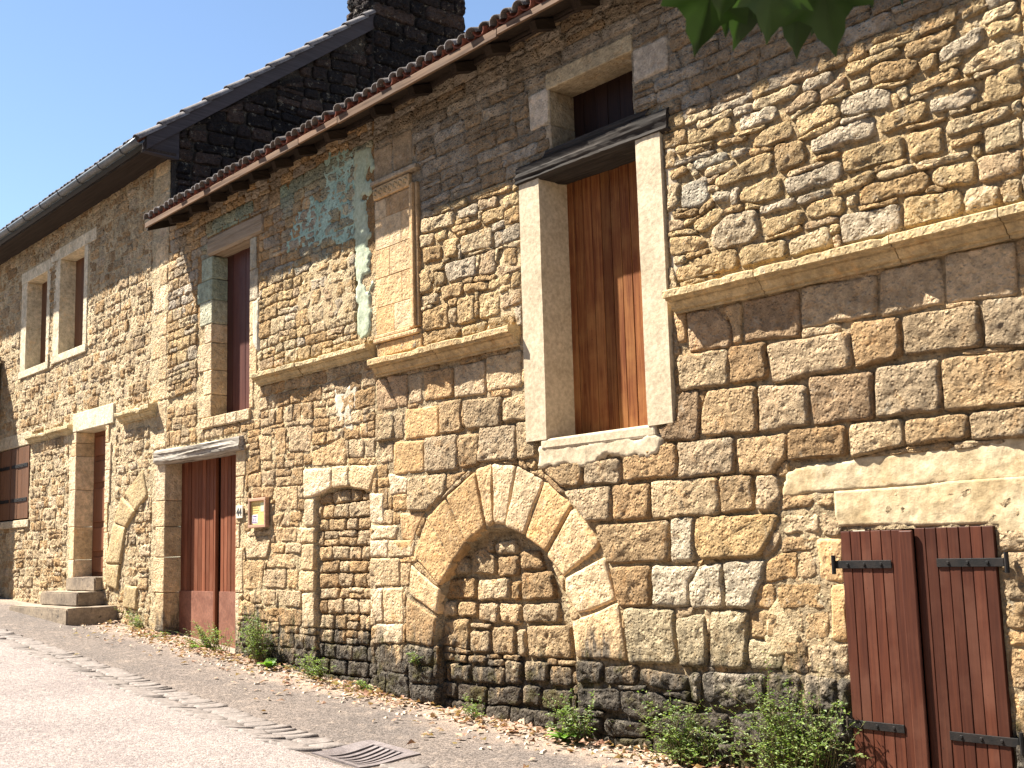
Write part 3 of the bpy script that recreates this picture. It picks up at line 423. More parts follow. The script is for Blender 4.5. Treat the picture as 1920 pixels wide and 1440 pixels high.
class Wall:
    """one masonry face: stones as parts, mortar behind"""
    def __init__(s, fmap=FAC): s.st = []; s.map = fmap
    def stone(s, poly, pal='warm', proud=0.03, rough=1.0, gap=0.008, rc=0.03, amp=0.006, yoff=0.0, back=0.03, col=None, jit=0.008, name='stone', big=None):
        A = abs(poly_area(poly)); sd = len(s.st)*1.37
        n = int(np.clip(14+A*240, 14, 48)); c0 = np.asarray(poly, float).mean(0)
        base = outline(poly, gap, rc, n, jit, sd); c = base.mean(0); dv = base-c; dd = np.linalg.norm(dv, axis=1, keepdims=True)
        bev = min(0.015, 0.22*dd.min())
        rings = [(base, -back-yoff, 0), (base, 0.1*proud-yoff, 0), (c+dv*(1-0.35*bev/dd), 0.62*proud-yoff, .5), (c+dv*(1-1.15*bev/dd), 0.95*proud-yoff, .8)]
        for f in ((0.72, 0.38) if A < 0.035 else (0.80, 0.58, 0.30) if A < .07 else (.86, .74, .61, .47, .33, .17)): rings.append((c+dv*f, proud*(1.0+0.12*(1-f))-yoff, 1))
        rnd = random.Random(int(c0[0]*977+c0[1]*3571))
        tx, tz = rnd.uniform(-.05, .05), rnd.uniform(-.06, .06)
        if col is None and s.map is FAC: col = tint(poly)
        if col is None: col = rnd.choice(PAL[pal]); k = rnd.uniform(0.86, 1.12); col = tuple(a*k for a in col)
        V = []
        for pts, w, na in rings:
            for q in pts:
                ww = w
                if na:
                    ww += na*(amp*(1.2*nz((q[0], q[1], sd), 9)+1.3*nz((q[0], q[1], sd+2), 26)) + tx*(q[0]-c[0])*.6+tz*(q[1]-c[1])*.6)
                V.append((q[0], q[1], ww))
        V.append((c[0], c[1], proud*1.12-yoff+amp*nz((c[0], c[1], sd), 9)))
        nr = len(rings); F = []
        for r in range(nr-1):
            for i in range(n):
                F.append((r*n+i, r*n+(i+1) % n, (r+1)*n+(i+1) % n, (r+1)*n+i))
        F += [((nr-1)*n+i, (nr-1)*n+(i+1) % n, nr*n) for i in range(n)]
        s.st.append(dict(V=V, F=F, col=col, rough=rough, name=name, A=A))
    def emit(s, parent, limit=300, flip=False, damp=True):
        items = []
        for d in s.st:
            W = np.array([s.map(*q) for q in d['V']]); cen = W.mean(0); v = cen-EYE; dep = v@_fw
            px = 960+FPX*(v@CR)/dep if dep > 0 else -9e3; py = 720-FPX*(v@CU)/dep if dep > 0 else -9e3
            vis = dep > 0 and -20 < px < 1940 and -20 < py < 1460
            items.append((-(d['A']/dep**2) if vis else 0, len(items), W, d))
        items.sort(key=lambda t: t[:2]); rest = []
        for k, (sc, _, W, d) in enumerate(items):
            h = W[:, 2]-ground(W[:, 0], np.zeros(len(W)))
            dm = np.clip(1.22+.20*(W[:, 0] > -7.0)-h/0.78, 0, 1.1) if damp else np.zeros(len(W))
            if -9.95 > W[:, 0].mean() and damp: dm = dm*np.interp(W[:, 0].mean(), [-15.2, -12.6, -9.95], [0.25, 0.8, 0.95])
            F = [f[::-1] for f in d['F']] if flip else d['F']
            c4 = np.tile(np.array([*d['col'], 1.0]), (len(W), 1)); rg = np.full(len(W), d['rough'])
            if k < limit and sc < 0:
                v, c = center(W)
                obj(d['name'], mesh_from(v, F, True, {'col': ('FLOAT_COLOR', c4), 'dmp': ('FLOAT', dm), 'rgh': ('FLOAT', rg)}), STONE, parent, tuple(c))
            else: rest.append((W, F, c4, dm, rg))
        if rest:
            V = np.concatenate([r[0] for r in rest]); F = []; b = 0
            for r in rest: F += [tuple(i+b for i in f) for f in r[1]]; b += len(r[0])
            o = obj('stonework', mesh_from(V, F, True, {'col': ('FLOAT_COLOR', np.concatenate([r[2] for r in rest])), 'dmp': ('FLOAT', np.concatenate([r[3] for r in rest])), 'rgh': ('FLOAT', np.concatenate([r[4] for r in rest]))}), STONE, parent)
            tag(o, kind='stuff')

ARCH = (-7.98, 0.863, 0.915)               # blocked arch: centre x, spring z, radius
NICHE = (-11.05, -9.99, 2.20, 2.285)       # blocked doorway: x0, x1, z at spring, z at crown
def recess(x, z):
    cx, cz, r = ARCH
    if abs(x-cx) < r and (z < cz or (x-cx)**2+(z-cz)**2 < r*r): return 0.10
    if NICHE[0] < x < NICHE[1]:
        t = (x-(NICHE[0]+NICHE[1])/2)/((NICHE[1]-NICHE[0])/2)
        if z < NICHE[2]+(NICHE[3]-NICHE[2])*(1-t*t): return 0.075
    return 0.0
def mortar(name, x0, x1, z1, holes, parent, colf, step=0.035, off=lambda x, z: 0.0):
    ex = sorted({round(v, 3) for h in holes for v in h[:2]}); ez = sorted({round(v, 3) for h in holes for v in h[2:]})
    def ax(a, b, e):
        p = [q for q in np.arange(a, b, step) if all(abs(q-k) > step*.45 for k in e)]+[k for k in e if a < k < b]+[b]; return np.array(sorted(set(np.round(p, 4))))
    xs = ax(x0, x1, ex); zs = ax(-0.35, z1, ez); nx = len(xs); V = []; C = []; Dm = []
    for z in zs:
        for x in xs:
            y = recess(x, z)-off(x, z)+0.010*nz((x, 0, z), 5)+0.008*nz((x, 1, z), 16)+0.006*nz((x, 5, z), 34)
            V.append((x, y, z)); C.append((*colf(x, z), 1)); Dm.append(0)
    V = np.array(V); h = V[:, 2]-ground(V[:, 0], np.zeros(len(V))); Dm = np.clip(1.28-h/0.78, 0, 1.15)*np.interp(V[:, 0], [-15.2, -12.6, -9.95], [0.25, 0.9, 1.0])
    F = []
    for j in range(len(zs)-1):
        for i in range(nx-1):
            cx, cz = (xs[i]+xs[i+1])/2, (zs[j]+zs[j+1])/2
            if any(a < cx < b and c < cz < d for a, b, c, d in holes): continue
            F.append((j*nx+i, j*nx+i+1, (j+1)*nx+i+1, (j+1)*nx+i))
    return obj(name, mesh_from(V, F, True, {'col': ('FLOAT_COLOR', np.array(C)), 'dmp': ('FLOAT', Dm), 'rgh': ('FLOAT', np.full(len(V), 0.8))}), STONE, parent)
def stone_box(parent, x0, x1, y0, y1, z0, z1, col, rough=0.45, bev=0.012, name='stone', jit=0.004):
    mb = MB(); mb.box(x0, x1, y0, y1, z0, z1, bev, jit); n = len(mb.v); zz = np.array(mb.v)
    h = zz[:, 2]-ground(zz[:, 0], np.zeros(n)); dm = np.clip(0.9-h/0.45, 0, 1)
    return mb.build(name, STONE, parent, False, {'col': ('FLOAT_COLOR', np.tile([*col, 1.0], (n, 1))), 'dmp': ('FLOAT', dm), 'rgh': ('FLOAT', np.full(n, rough))})
def pick(pal, k=1.0):
    c = random.choice(PAL[pal]); s = random.uniform(.93, 1.07)*k; return tuple(a*s for a in c)
def patch(name, poly, mat, parent, proud=0.045, step=0.03, edge=0.05, wild=0.05, holes=0.0):
    """a skin of plaster with a ragged edge that curls back to the wall"""
    P = np.array(poly, float); x0, x1, z0, z1 = bbox(P); xs = np.arange(x0-.06, x1+.06, step); zs = np.arange(z0-.06, z1+.06, step)
    def sd(x, z):
        ins = False; dm = 9
        for i in range(len(P)):
            a, b = P[i], P[(i+1) % len(P)]; ab = b-a; t = np.clip(((x-a[0])*ab[0]+(z-a[1])*ab[1])/(ab@ab+1e-9), 0, 1)
            dm = min(dm, math.hypot(x-a[0]-t*ab[0], z-a[1]-t*ab[1]))
            if (a[1] > z) != (b[1] > z) and x < (b[0]-a[0])*(z-a[1])/(b[1]-a[1])+a[0]: ins = not ins
        return dm if ins else -dm
    V = []; D = []
    for z in zs:
        for x in xs:
            d = sd(x, z)+wild*(nz((x, 2, z), 6)+0.6*nz((x, 8, z), 17))
            if holes: d = min(d, .16-holes*max(0, nz((x, 6, z), 3.1)+.45*nz((x, 9, z), 9)))
            D.append(d)
            t = min(max((d+0.02)/edge, 0), 1); t = t*t*(3-2*t)
            V.append((x, 0.02-(proud+0.02)*t+0.006*nz((x, 3, z), 8)+0.003*nz((x, 4, z), 25), z))
    nx = len(xs); F = []
    for j in range(len(zs)-1):
        for i in range(nx-1):
            q = (j*nx+i, j*nx+i+1, (j+1)*nx+i+1, (j+1)*nx+i)
            if max(D[k] for k in q) > -0.02: F.append(q)
    used = sorted({k for f in F for k in f}); mp = {k: i for i, k in enumerate(used)}
    v, c = center([V[k] for k in used]); return obj(name, mesh_from(v, [tuple(mp[k] for k in f) for f in F]), mat, parent, tuple(c))

TR = {g: [ccw([tuple(map(float, p.split(','))) for p in q.split()]) for q in s.split(';')] for g, s in TRACED.items()}

# ------------------------------------------------------------------ doors and planks
def planks(parent, x0, x1, y, z0, z1, n, mat, th=0.028, gap=0.004, vary=0.004):
    w = (x1-x0)/n; rr = random.Random(int(x0*100))
    for i in range(n):
        mb = MB(); dy = rr.uniform(-vary, vary)
        mb.box(x0+i*w+gap/2, x0+(i+1)*w-gap/2, y+dy, y+th+dy, z0+rr.uniform(0, .006), z1, 0.003); mb.build('plank', mat, parent)
def strap(parent, x0, x1, y, z, w=0.05, pin=None, th=0.008):
    mb = MB(); mb.box(x0, x1, y-th, y, z-w/2, z+w/2, 0.002)
    for k in range(3):
        t = (k+0.6)/3.4; xx = x0+(x1-x0)*t if pin is None or pin > x0 else x1-(x1-x0)*t
        mb.tube([(xx, y-th+.002, z), (xx, y-th-.007, z)], [0.013, 0.008], 8)
    if pin is not None: mb.tube([(pin, y-0.012, z-0.06), (pin, y-0.012, z+0.06)], 0.014, 8)
    return mb.build('strap_hinge', M['iron'], parent)
def part_empty(name, parent, loc):
    o = bpy.data.objects.new(name, None); o.empty_display_size = 0.1; return put(o, parent, loc)
def cornice(parent, x0, x1, ztop, zbot, proj, seed, mat_col, n=None, dark=1.0, lens=(0.7, 1.3)):
    """moulded string course, block by block, with chipped edges"""
    rr = random.Random(seed); x = x0; H = ztop-zbot
    prof = [(-.03, 0.0), (0.30, 0.0), (0.30, 0.12), (0.44, 0.16), (0.50, 0.30), (0.62, 0.44), (0.62, 0.52), (0.82, 0.55), (0.84, 0.64), (0.96, 0.66), (1.0, 0.66), (1.0, 0.95), (0.96, 1.0), (0.5, 1.05), (-.03, 1.12)]
    while x < x1-0.02:
        L = min(rr.uniform(*lens), x1-x)
        if x1-(x+L) < 0.25: L = x1-x
        nseg = max(4, int(L/0.06)); V = []; sh = rr.uniform(-.006, .006); np_ = len(prof)
        for i in range(nseg+1):
            xx = x+0.004+(L-0.008)*i/nseg
            chip = max(0, nz((xx, seed, 1), 2.3)-0.12)*0.5+max(0, nz((xx, seed, 5), 9)-0.2)*0.35
            for a, b in prof:
                pa = a*proj+sh; k = chip*proj*(1.0 if a > .9 else 0.25 if a > .6 else 0)
                p = (xx, -(pa-k)+0.003*nz((xx, a*9, b*7), 14), zbot+b*H-(chip*H*0.5 if (a > .4 and b > .9) else 0)+0.004*nz((xx, b*8, a*5), 11))
                V.append(p)
        F = [(i*np_+k, (i+1)*np_+k, (i+1)*np_+k+1, i*np_+k+1) for i in range(nseg) for k in range(np_-1)]
        F += [tuple(range(np_)), tuple(nseg*np_+k for k in range(np_))[::-1]]
        nV = len(V); v, c = center(V); kk = rr.uniform(.95, 1.06); cc = tuple(a*kk*1.1 for a in mat_col)
        obj('cornice_block', mesh_from(v, F, False, {'col': ('FLOAT_COLOR', np.tile([*cc, 1.0], (nV, 1))), 'dmp': ('FLOAT', np.zeros(nV)), 'rgh': ('FLOAT', np.full(nV, .35))}), STONE, parent, tuple(c))
        x += L

# ================================================================== RIGHT HOUSE
XJ = -9.84
right = thing('stone_house', 'stone house with tall plank hatch, blocked round arch and long moulded string course', 'house', (-5, 0.3, 0), 'row of old stone houses')
H_TALL = (-7.26, -6.11, 2.50, 4.80); H_SMALL = (-7.12, -6.15, 4.88, 5.52); H_SHUT = (-4.47, -3.44, -0.35, 1.66)
XR = 1.0; TOPZ = 6.12
def mcol_right(x, z):
    k = 0.5+0.5*nz((x, z, 0), 0.8); up = min(max((z-3.4)/0.5, 0), 1)
    lo = np.array((.40, .30, .175)); hi = np.array((.50, .36, .19))*(1-.25*k); gr = np.array((.33, .265, .18))
    c = lo*(1-up)+hi*up; g = min(max((z-4.6)/.4, 0), 1); return tuple(c*(1-g)+gr*g)
rw = mortar('wall', XJ, XR, TOPZ, [H_TALL, H_SMALL, H_SHUT], right, mcol_right, off=lambda x, z: .008+.010*min(max((z-3.3)*4, 0), 1)+.010*min(max((-8.7-x)*3, 0), 1)*(z < 3.3)+.012*max(0, min((x+5.3)*3, 1))*(z < 1.9))
W = Wall()
STY = dict(ash=dict(pal='ash', proud=.046, amp=.009, rc=.028, rough=1.0, gap=-.005), ashshade=dict(pal='ash', proud=.03, amp=.005, rc=.012, rough=.7, gap=-.003),
  ashmid=dict(back=.10, pal='warm', proud=.026, amp=.008, rc=.02, rough=.9, gap=-.001), smooth=dict(pal='orange', proud=.03, amp=.002, rc=.010, rough=.35, gap=-.002, jit=.003),
  base=dict(pal='grey', proud=.045, amp=.014, rc=.04, rough=1.0, gap=.002), vous=dict(pal='warm', proud=.034, amp=.004, rc=.006, rough=.4, gap=.006, back=.13, jit=.004),
  afill=dict(pal='warm', proud=.05, amp=.010, rc=.03, rough=1.0, gap=0, yoff=.10), rub=dict(pal='rub', proud=.042, amp=.011, rc=.035, rough=1.0, gap=-.003),
  mid=dict(back=.10, pal='warm', proud=.026, amp=.007, rc=.016, rough=.8, gap=-.001), midR=dict(back=.10, pal='pale', proud=.03, amp=.003, rc=.010, rough=.45, gap=-.002), arcf=dict(pal='warm', proud=.05, amp=.001, rc=.004, rough=.3, gap=-.006, jit=.001, col=(.45, .33, .175)))
for g in ('ash', 'ashshade', 'ashmid', 'smooth', 'base', 'vous', 'afill', 'rub', 'midR'):
    for q in TR[g]: W.stone(q, name='voussoir' if g == 'vous' else 'stone', **STY[g])
n_arc = 14
arch_ex = ccw([(ARCH[0]+ARCH[2]*math.cos(math.pi*k/n_arc), ARCH[1]+ARCH[2]*math.sin(math.pi*k/n_arc)) for k in range(n_arc+1)]+[(ARCH[0]-ARCH[2], -1), (ARCH[0]+ARCH[2], -1)])
TALL_EX = rect(-7.54, -5.85, 2.42, 4.93); SMALL_EX = rect(-7.14, -6.13, 4.85, 5.54); LINT_EX = rect(-7.16, -6.13, 5.5, 5.68); SHUT_EX = rect(-4.48, -3.43, -1, 1.68)
REND_EX = rect(-4.5, -3.2, 1.64, 1.93); REND2_EX = rect(-4.86, -2.2, 1.93, 2.12); SILL_EX = rect(-7.38, -5.98, 2.30, 2.5)
PIL_EX = rect(-9.82, -9.03, 3.70, 5.34); COR_EX = [rect(-5.86, XR, 3.33, 3.47), rect(-9.84, -7.66, 3.36, 3.54)]
ex_r = [q for g in ('ash', 'ashshade', 'ashmid', 'smooth', 'base', 'vous', 'rub', 'midR') for q in TR[g]]+[arch_ex, TALL_EX, SMALL_EX, LINT_EX, SHUT_EX, REND_EX, REND2_EX, SILL_EX, PIL_EX]+COR_EX
ex_r += [rect(-7.4, -7.12, 5.2, 5.56), rect(-6.15, -5.75, 5.22, 5.53), rect(-9.84, -9.5, 5.34, 5.75), rect(-9.5, -9.15, 5.4, 5.8)]
for q in fill(XJ+.01, XR, -0.3, 3.36, (.20, .30), (.26, .52), ex_r, 11, .12, .03, .006): W.stone(q, **(STY['base'] if np.mean([p[1] for p in q]) < .55 else STY['ashmid']))
for q in fill(XJ+.01, XR, 3.50, 4.75, (.12, .19), (.16, .42), ex_r, 23, .25, .03, .004): W.stone(q, **STY['rub'])
for q in fill(XJ+.01, XR, 4.75, TOPZ-.05, (.095, .15), (.22, .5), ex_r, 31, .18, .02, .005): W.stone(q, pal='grey', proud=.035, amp=.009, rc=.02, rough=.95, gap=.001)
for q in (rect(-7.4, -7.13, 5.21, 5.55), rect(-6.14, -5.76, 5.23, 5.52), rect(-9.83, -9.5, 5.35, 5.74), rect(-9.49, -9.16, 5.41, 5.79)): W.stone(q, pal='grey', proud=.03, amp=.002, rc=.01, rough=.35, gap=.003, jit=.003)
# rubble inside the arch foot that the outlines leave free
for q in fill(ARCH[0]-ARCH[2], ARCH[0]+ARCH[2], -.2, .62, (.14, .2), (.2, .34), TR['afill'], 41, .1, .02, .005): W.stone(q, **STY['afill'])
W.emit(rw)
cornice(rw, -5.80, XR, 3.475, 3.31, 0.175, 3, (.42, .31, .165))
cornice(rw, -9.80, -7.60, 3.52, 3.35, 0.16, 5, (.42, .30, .155))
# carved pilaster panel beside the straight joint
rr = random.Random(4)
for z0, z1, cuts in ((3.78, 4.06, (-9.82, -9.5, -9.19)), (4.06, 4.36, (-9.82, -9.36, -9.19)), (4.36, 4.66, (-9.82, -9.57, -9.19)), (4.66, 4.98, (-9.82, -9.36, -9.19)), (4.98, 5.18, (-9.82, -9.62, -9.19))):
    for a, b in zip(cuts, cuts[1:]): stone_box(rw, a+.002, b-.002, -.03, .1, z0+.002, z1-.002, pick('warm'), .3, .005)
for x0, x1, p in ((-9.18, -9.13, .06), (-9.12, -9.09, .085), (-9.08, -9.045, .06)): stone_box(rw, x0, x1, -p, .1, 3.76, 5.2, pick('warm'), .25, .008, 'moulding')
stone_box(rw, -9.82, -9.185, -.055, .1, 5.19, 5.32, pick('warm'), .35, .012, 'frieze')
for k in range(7):
    mb = MB(); cx = -9.77+k*.088; mb.tube([(cx+.03*math.cos(a), -.058, 5.255+.03*math.sin(a)) for a in np.linspace(0, 5.0, 9)], .010, 6)
    n = len(mb.v); mb.build('carving', STONE, rw, True, {'col': ('FLOAT_COLOR', np.tile([.42, .32, .18, 1], (n, 1))), 'dmp': ('FLOAT', np.zeros(n)), 'rgh': ('FLOAT', np.full(n, .2))})
stone_box(rw, -9.83, -9.03, -.085, .1, 5.33, 5.38, pick('grey'), .35, .012, 'moulding')
stone_box(rw, -9.82, -9.19, -.06, .1, 3.735, 3.775, pick('warm'), .3, .01, 'moulding')
stone_box(rw, -9.82, -9.05, -.075, .1, 3.69, 3.733, pick('warm'), .3, .01, 'moulding')
stone_box(rw, -9.78, -9.02, -.05, .1, 3.545, 3.685, pick('orange'), .4, .012)
# tall hatch
tall = part_empty('hatch', right, (-6.7, .28, 2.5))
planks(tall, -7.30, -6.07, .275, 2.44, 4.86, 11, M['tall_wood'], .028, .009, .006)
for x0, x1, zt, nm in ((-7.52, -7.26, 4.78, 'jamb'), (-6.11, -5.855, 4.79, 'jamb')):
    mb = MB(); bm = bmesh.new(); bmesh.ops.create_cube(bm, size=1)
    for v in bm.verts: v.co = Vector(((x0+x1)/2+v.co.x*(x1-x0), .115+v.co.y*.35, (2.50+zt)/2+v.co.z*(zt-2.50)))
    bmesh.ops.subdivide_edges(bm, edges=bm.edges[:], cuts=9, use_grid_fill=True); bm.verts.index_update()
    mb.add([tuple(np.array(v.co)+.004*np.array([nz(v.co, 4, 1), nz(v.co, 4, 7), nz(v.co, 4, 13)])) for v in bm.verts], [[v.index for v in f.verts] for f in bm.faces]); bm.free()
    tag(mb.build(nm, M['cement'], tall), 'smooth cement jamb of the tall hatch')
mb = MB(); mb.box(-7.34, -6.04, -.058, .3, 2.41, 2.505, .02, .012); mb.build('sill', M['cement'], tall)
tag(patch('plaster_patch', [(-7.42, 2.27), (-7.0, 2.24), (-6.6, 2.30), (-6.2, 2.27), (-5.97, 2.33), (-5.99, 2.41), (-6.1, 2.45), (-7.36, 2.45)], M['cement'], right, .05, .022, .03, .05), 'cement smeared below the hatch sill')
def beam(parent, x0, x1, y0, y1, z0, z1, mat, name='lintel_beam', amp=.02, seed=0, droop=0.0):
    nx_, k = 40, 28; V = []
    for i in range(nx_+1):
        t = i/nx_; x = x0+(x1-x0)*t
        for j in range(k):
            a = 2*math.pi*j/k; cy, cz = math.cos(a), math.sin(a); sq = 1/max(abs(cy), abs(cz))*.86+.14
            yy = (y0+y1)/2+(y1-y0)/2*cy*sq; zz = (z0+z1)/2+(z1-z0)/2*cz*sq+droop*t
            V.append((x+.05*nz((cy, cz, seed), 2)*(i in (0, nx_)), yy+.6*amp*nz((x*.5, j*.5, seed), 2.2)+.5*amp*nz((x*.35, j*1.9, seed), 2.2)+.25*amp*nz((x*6, j*2.3, seed), 2.2), zz+.6*amp*nz((x*.5, j*.5, seed+7), 2.2)+.5*amp*nz((x*.35, j*1.9, seed+3), 2.2)+.25*amp*nz((x*6, j*2.3, seed+3), 2.2)))
    F = [(i*k+j, i*k+(j+1) % k, (i+1)*k+(j+1) % k, (i+1)*k+j) for i in range(nx_) for j in range(k)]+[tuple(range(k))[::-1], tuple(nx_*k+j for j in range(k))]
    v, c = center(V); return obj(name, mesh_from(v, F, False), mat, parent, tuple(c))
beam(tall, -7.54, -5.76, -.08, .32, 4.745, 4.925, M['char_beam'], amp=.02, seed=2)
beam(tall, -7.2, -6.0, -.05, .28, 4.90, 4.985, M['char_beam'], amp=.018, seed=9)
# small upper window
sw = part_empty('window', right, (-6.6, .25, 4.9))
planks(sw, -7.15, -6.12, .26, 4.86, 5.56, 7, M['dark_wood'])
stone_box(sw, -7.16, -6.13, -.035, .30, 5.515, 5.66, (.42, .33, .2), .35, .01, 'lintel')
stone_box(sw, -7.20, -7.12, -.02, .30, 4.9, 5.2, (.33, .26, .17), .4, .01, 'jamb'); stone_box(sw, -7.20, -7.125, -.025, .30, 5.203, 5.512, (.4, .31, .19), .4, .01, 'jamb')
stone_box(sw, -6.15, -6.08, .0, .30, 4.9, 5.512, (.33, .26, .17), .4, .01, 'jamb')
# low double shutter
for x0, x1, n in ((-4.47, -4.03, 6), (-3.93, -3.44, 7)):
    sh = part_empty('shutter', right, ((x0+x1)/2, -.03, -.1)); tag(sh, 'dark red-brown plank shutter leaf with black strap hinges')
    if x0 < -4.2:
        planks(sh, x0, x1, -.055, -.12, 1.655, n, M['shutter_wood'], .035, .005, .002)
        mb = MB(); mb.box(x1-.01, x1+.085, -.078, -.056, -.12, 1.65, .009); mb.build('cover_strip', M['shutter_wood'], sh)
        strap(sh, -4.52, -4.11, -.057, 1.445, .05, -4.525); strap(sh, -4.50, -4.10, -.057, .455, .05, -4.525)
    else:
        planks(sh, x0-.02, x1, -.045, -.12, 1.66, n, M['shutter_wood'], .035, .005, .002)
        strap(sh, -3.81, -3.39, -.047, 1.45, .05, -3.37); strap(sh, -3.81, -3.39, -.047, .445, .05, -3.37)
mb = MB(); mb.box(-4.55, -3.36, -.01, .25, -.3, -.125, .01, .01); mb.build('sill', M['cement'], right)
mb = MB(); mb.box(H_SHUT[0]-.05, H_SHUT[1]+.05, .3, .34, -.3, 1.75); mb.build('dark_interior', M['dark'], right)
tag(patch('plaster_patch', [(-4.92, 1.91), (-4.88, 2.06), (-4.55, 2.10), (-3.3, 2.15), (-2.1, 2.16), (-2.1, 1.935), (-4.5, 1.925)], M['render'], right, .024, .018, .012, .016), 'cream lime render band above the double shutter')
patch('plaster_patch', [(-4.50, 1.70), (-4.52, 1.912), (-3.42, 1.925), (-2.9, 1.925), (-2.9, 1.60), (-3.38, 1.56), (-3.41, 1.675)], M['render'], right, .026, .016, .010, .005)
patch('plaster_patch', [(-5.14, .95), (-5.1, 1.13), (-5.02, 1.22), (-4.95, 1.12), (-4.86, .98), (-4.88, .86), (-5.12, .84)], M['rough_render'], right, .030, .02, .02, .01)
patch('plaster_patch', [(-8.05, 3.55), (-7.95, 3.9), (-7.75, 4.5), (-7.56, 4.75), (-7.54, 3.6)], M['rough_render'], right, .035, .03, .04, .07)
patch('plaster_patch', [(-5.84, 3.5), (-5.84, 4.7), (-5.72, 4.6), (-5.74, 4.0), (-5.70, 3.7)], M['cement'], right, .03, .025, .03, .03)

# ================================================================== MIDDLE HOUSE
XL = -14.86
middle = thing('stone_house', 'stone house with patches of turquoise plaster and wide double garage door', 'house', (-12.3, .3, .4), 'row of old stone houses')
H_GAR = (-14.85, -12.86, -.35, 2.87); H_MID = (-13.52, -12.53, 3.32, 5.40)
def mcol_mid(x, z):
    k = 0.5+0.5*nz((x, z, 2), 0.9); up = min(max((z-4.3)/.5, 0), 1)
    return tuple(np.array((.52, .40, .23))*(1-up)+np.array((.37, .215, .09))*up*(1-.2*k))
mw = mortar('wall', XL, XJ-.003, TOPZ, [H_GAR, H_MID], middle, mcol_mid, off=lambda x, z: .017)
W = Wall()
GREEN = [(-10.72, 5.92), (-10.2, 5.88), (-10.2, 4.8), (-10.97, 4.93), (-11.65, 5.1), (-11.45, 5.4), (-10.96, 5.56)]
STRIP = [(-10.21, 5.85), (-9.86, 5.80), (-9.86, 5.25), (-9.98, 5.2), (-9.93, 4.6), (-9.9, 3.8), (-10.15, 3.78), (-10.2, 4.5)]
ex_m = TR['mid']+[rect(-15.4, -12.80, -1, 3.04), rect(-13.95, -12.3, 3.2, 5.40), rect(-13.6, -12.2, 5.40, 5.67), rect(NICHE[0], NICHE[1], -1, 2.26), rect(-12.46, -9.84, 3.57, 3.73), rect(-12.5, -12.01, 1.9, 2.29), rect(-10.19, -9.86, 3.8, 5.8)]
ex_m += [rect(-12.83, -12.62, 2.30, 2.86), rect(-12.84, -12.65, 2.0, 2.28), rect(-12.84, -12.66, 1.2, 1.98)]
for i, q in enumerate(TR['mid']): W.stone(q, **STY['midR' if i < 10 else 'mid'])
def greened(c, x, z):
    g = 0
    if (-13.75 < x < -12.4 or -11.75 < x < -9.9) and 4.5 < z < 5.85: g = max(0, .55+1.3*nz((x, z, 8), 1.1))*(0.75 if x < -11.6 else .7)
    g = min(g, .85); return tuple(a*(1-g)+b*g for a, b in zip(c, (.27, .37, .29)))
for q in fill(XL+.02, XJ-.02, .1, 3.55, (.13, .21), (.16, .38), ex_m, 51, .22, .03, .004):
    cz = np.mean([p[1] for p in q]); W.stone(q, **dict(STY['mid'], pal='warm' if cz > .5 else 'grey', proud=.028, amp=.009, rough=.95, rc=.022))
for q in fill(XL+.02, XJ-.02, 3.72, 4.75, (.11, .20), (.14, .36), ex_m, 57, .25, .03, .004): W.stone(q, **dict(STY['rub'], proud=.035, pal='rub'))
for q in fill(XL+.02, XJ-.02, 4.75, TOPZ-.05, (.11, .17), (.13, .32), ex_m, 59, .2, .025, .004):
    c = np.mean(q, 0); k = random.choice(PAL['grey' if random.random() < .6 else 'warm']); W.stone(q, **dict(STY['rub'], proud=.03, rough=.8), col=greened(k, *c))
for q in fill(NICHE[0]+.01, NICHE[1]-.01, .12, 2.26, (.11, .165), (.17, .36), [], 63, .15, .02, .004, top=lambda x: NICHE[2]+(NICHE[3]-NICHE[2])*(1-((x+10.52)/.53)**2)-.01):
    W.stone(q, **dict(STY['afill'], yoff=.075, proud=.055, pal='warm' if np.mean([p[1] for p in q]) > .75 else 'grey'))
# quoins framing the upper door and the garage on the right
for z0, z1, w in ((3.34, 3.62, .36), (3.625, 3.93, .22), (3.935, 4.28, .38), (4.285, 4.52, .2), (4.525, 4.83, .34), (4.835, 5.1, .42), (5.105, 5.395, .3)):
    c = greened(random.choice(PAL['pale']), -13.6, z0) if z0 > 4.4 else pick('pale'); stone_box(mw, -13.52-w, -13.52, -.035, .22, z0, z1, c, .45, .012)
for z0, z1, w in ((3.34, 3.7, .09), (3.705, 4.2, .17), (4.205, 4.62, .12), (4.625, 5.0, .2), (5.005, 5.395, .16)): stone_box(mw, -12.53, -12.53+w, -.03, .22, z0, z1, pick('pale') if z0 < 4.6 else greened(pick('grey'), -12.5, z0), .5, .012)
for z0, z1, w in ((.2, .62, .2), (.625, 1.18, .1), (1.185, 1.70, .18), (1.705, 1.98, .09), (1.985, 2.29, .12), (2.295, 2.545, .2), (2.55, 2.86, .24)): stone_box(mw, -12.86, -12.86+w, -.03, .25, z0, z1, pick('pale') if z0 > .6 else pick('grey'), .45, .012)
for z0, z1, w in ((.2, .66, .3), (.665, 1.16, .26), (1.165, 1.62, .36), (1.625, 2.02, .28), (2.025, 2.36, .4), (2.365, 2.86, .3)): stone_box(mw, -14.85-w, -14.85, -.035, .25, z0, z1, pick('pale'), .45, .012)
for x0, x1 in ((-13.78, -13.42), (-13.415, -13.1), (-13.095, -12.82), (-12.815, -12.5)): stone_box(mw, x0, x1, -.05, .22, 3.20, 3.335, pick('pale'), .5, .014)
W.emit(mw)
cornice(mw, -12.28, -9.86, 3.70, 3.565, .15, 8, (.44, .34, .19), lens=(.9, 1.4))
tag(patch('plaster_patch', GREEN, M['green'], middle, .030, .025, .03, .13, .36), 'peeling turquoise plaster under the eaves')
tag(patch('plaster_patch', STRIP, M['green_light'], middle, .034, .022, .03, .07, .24), 'pale green plaster strip along the straight joint')
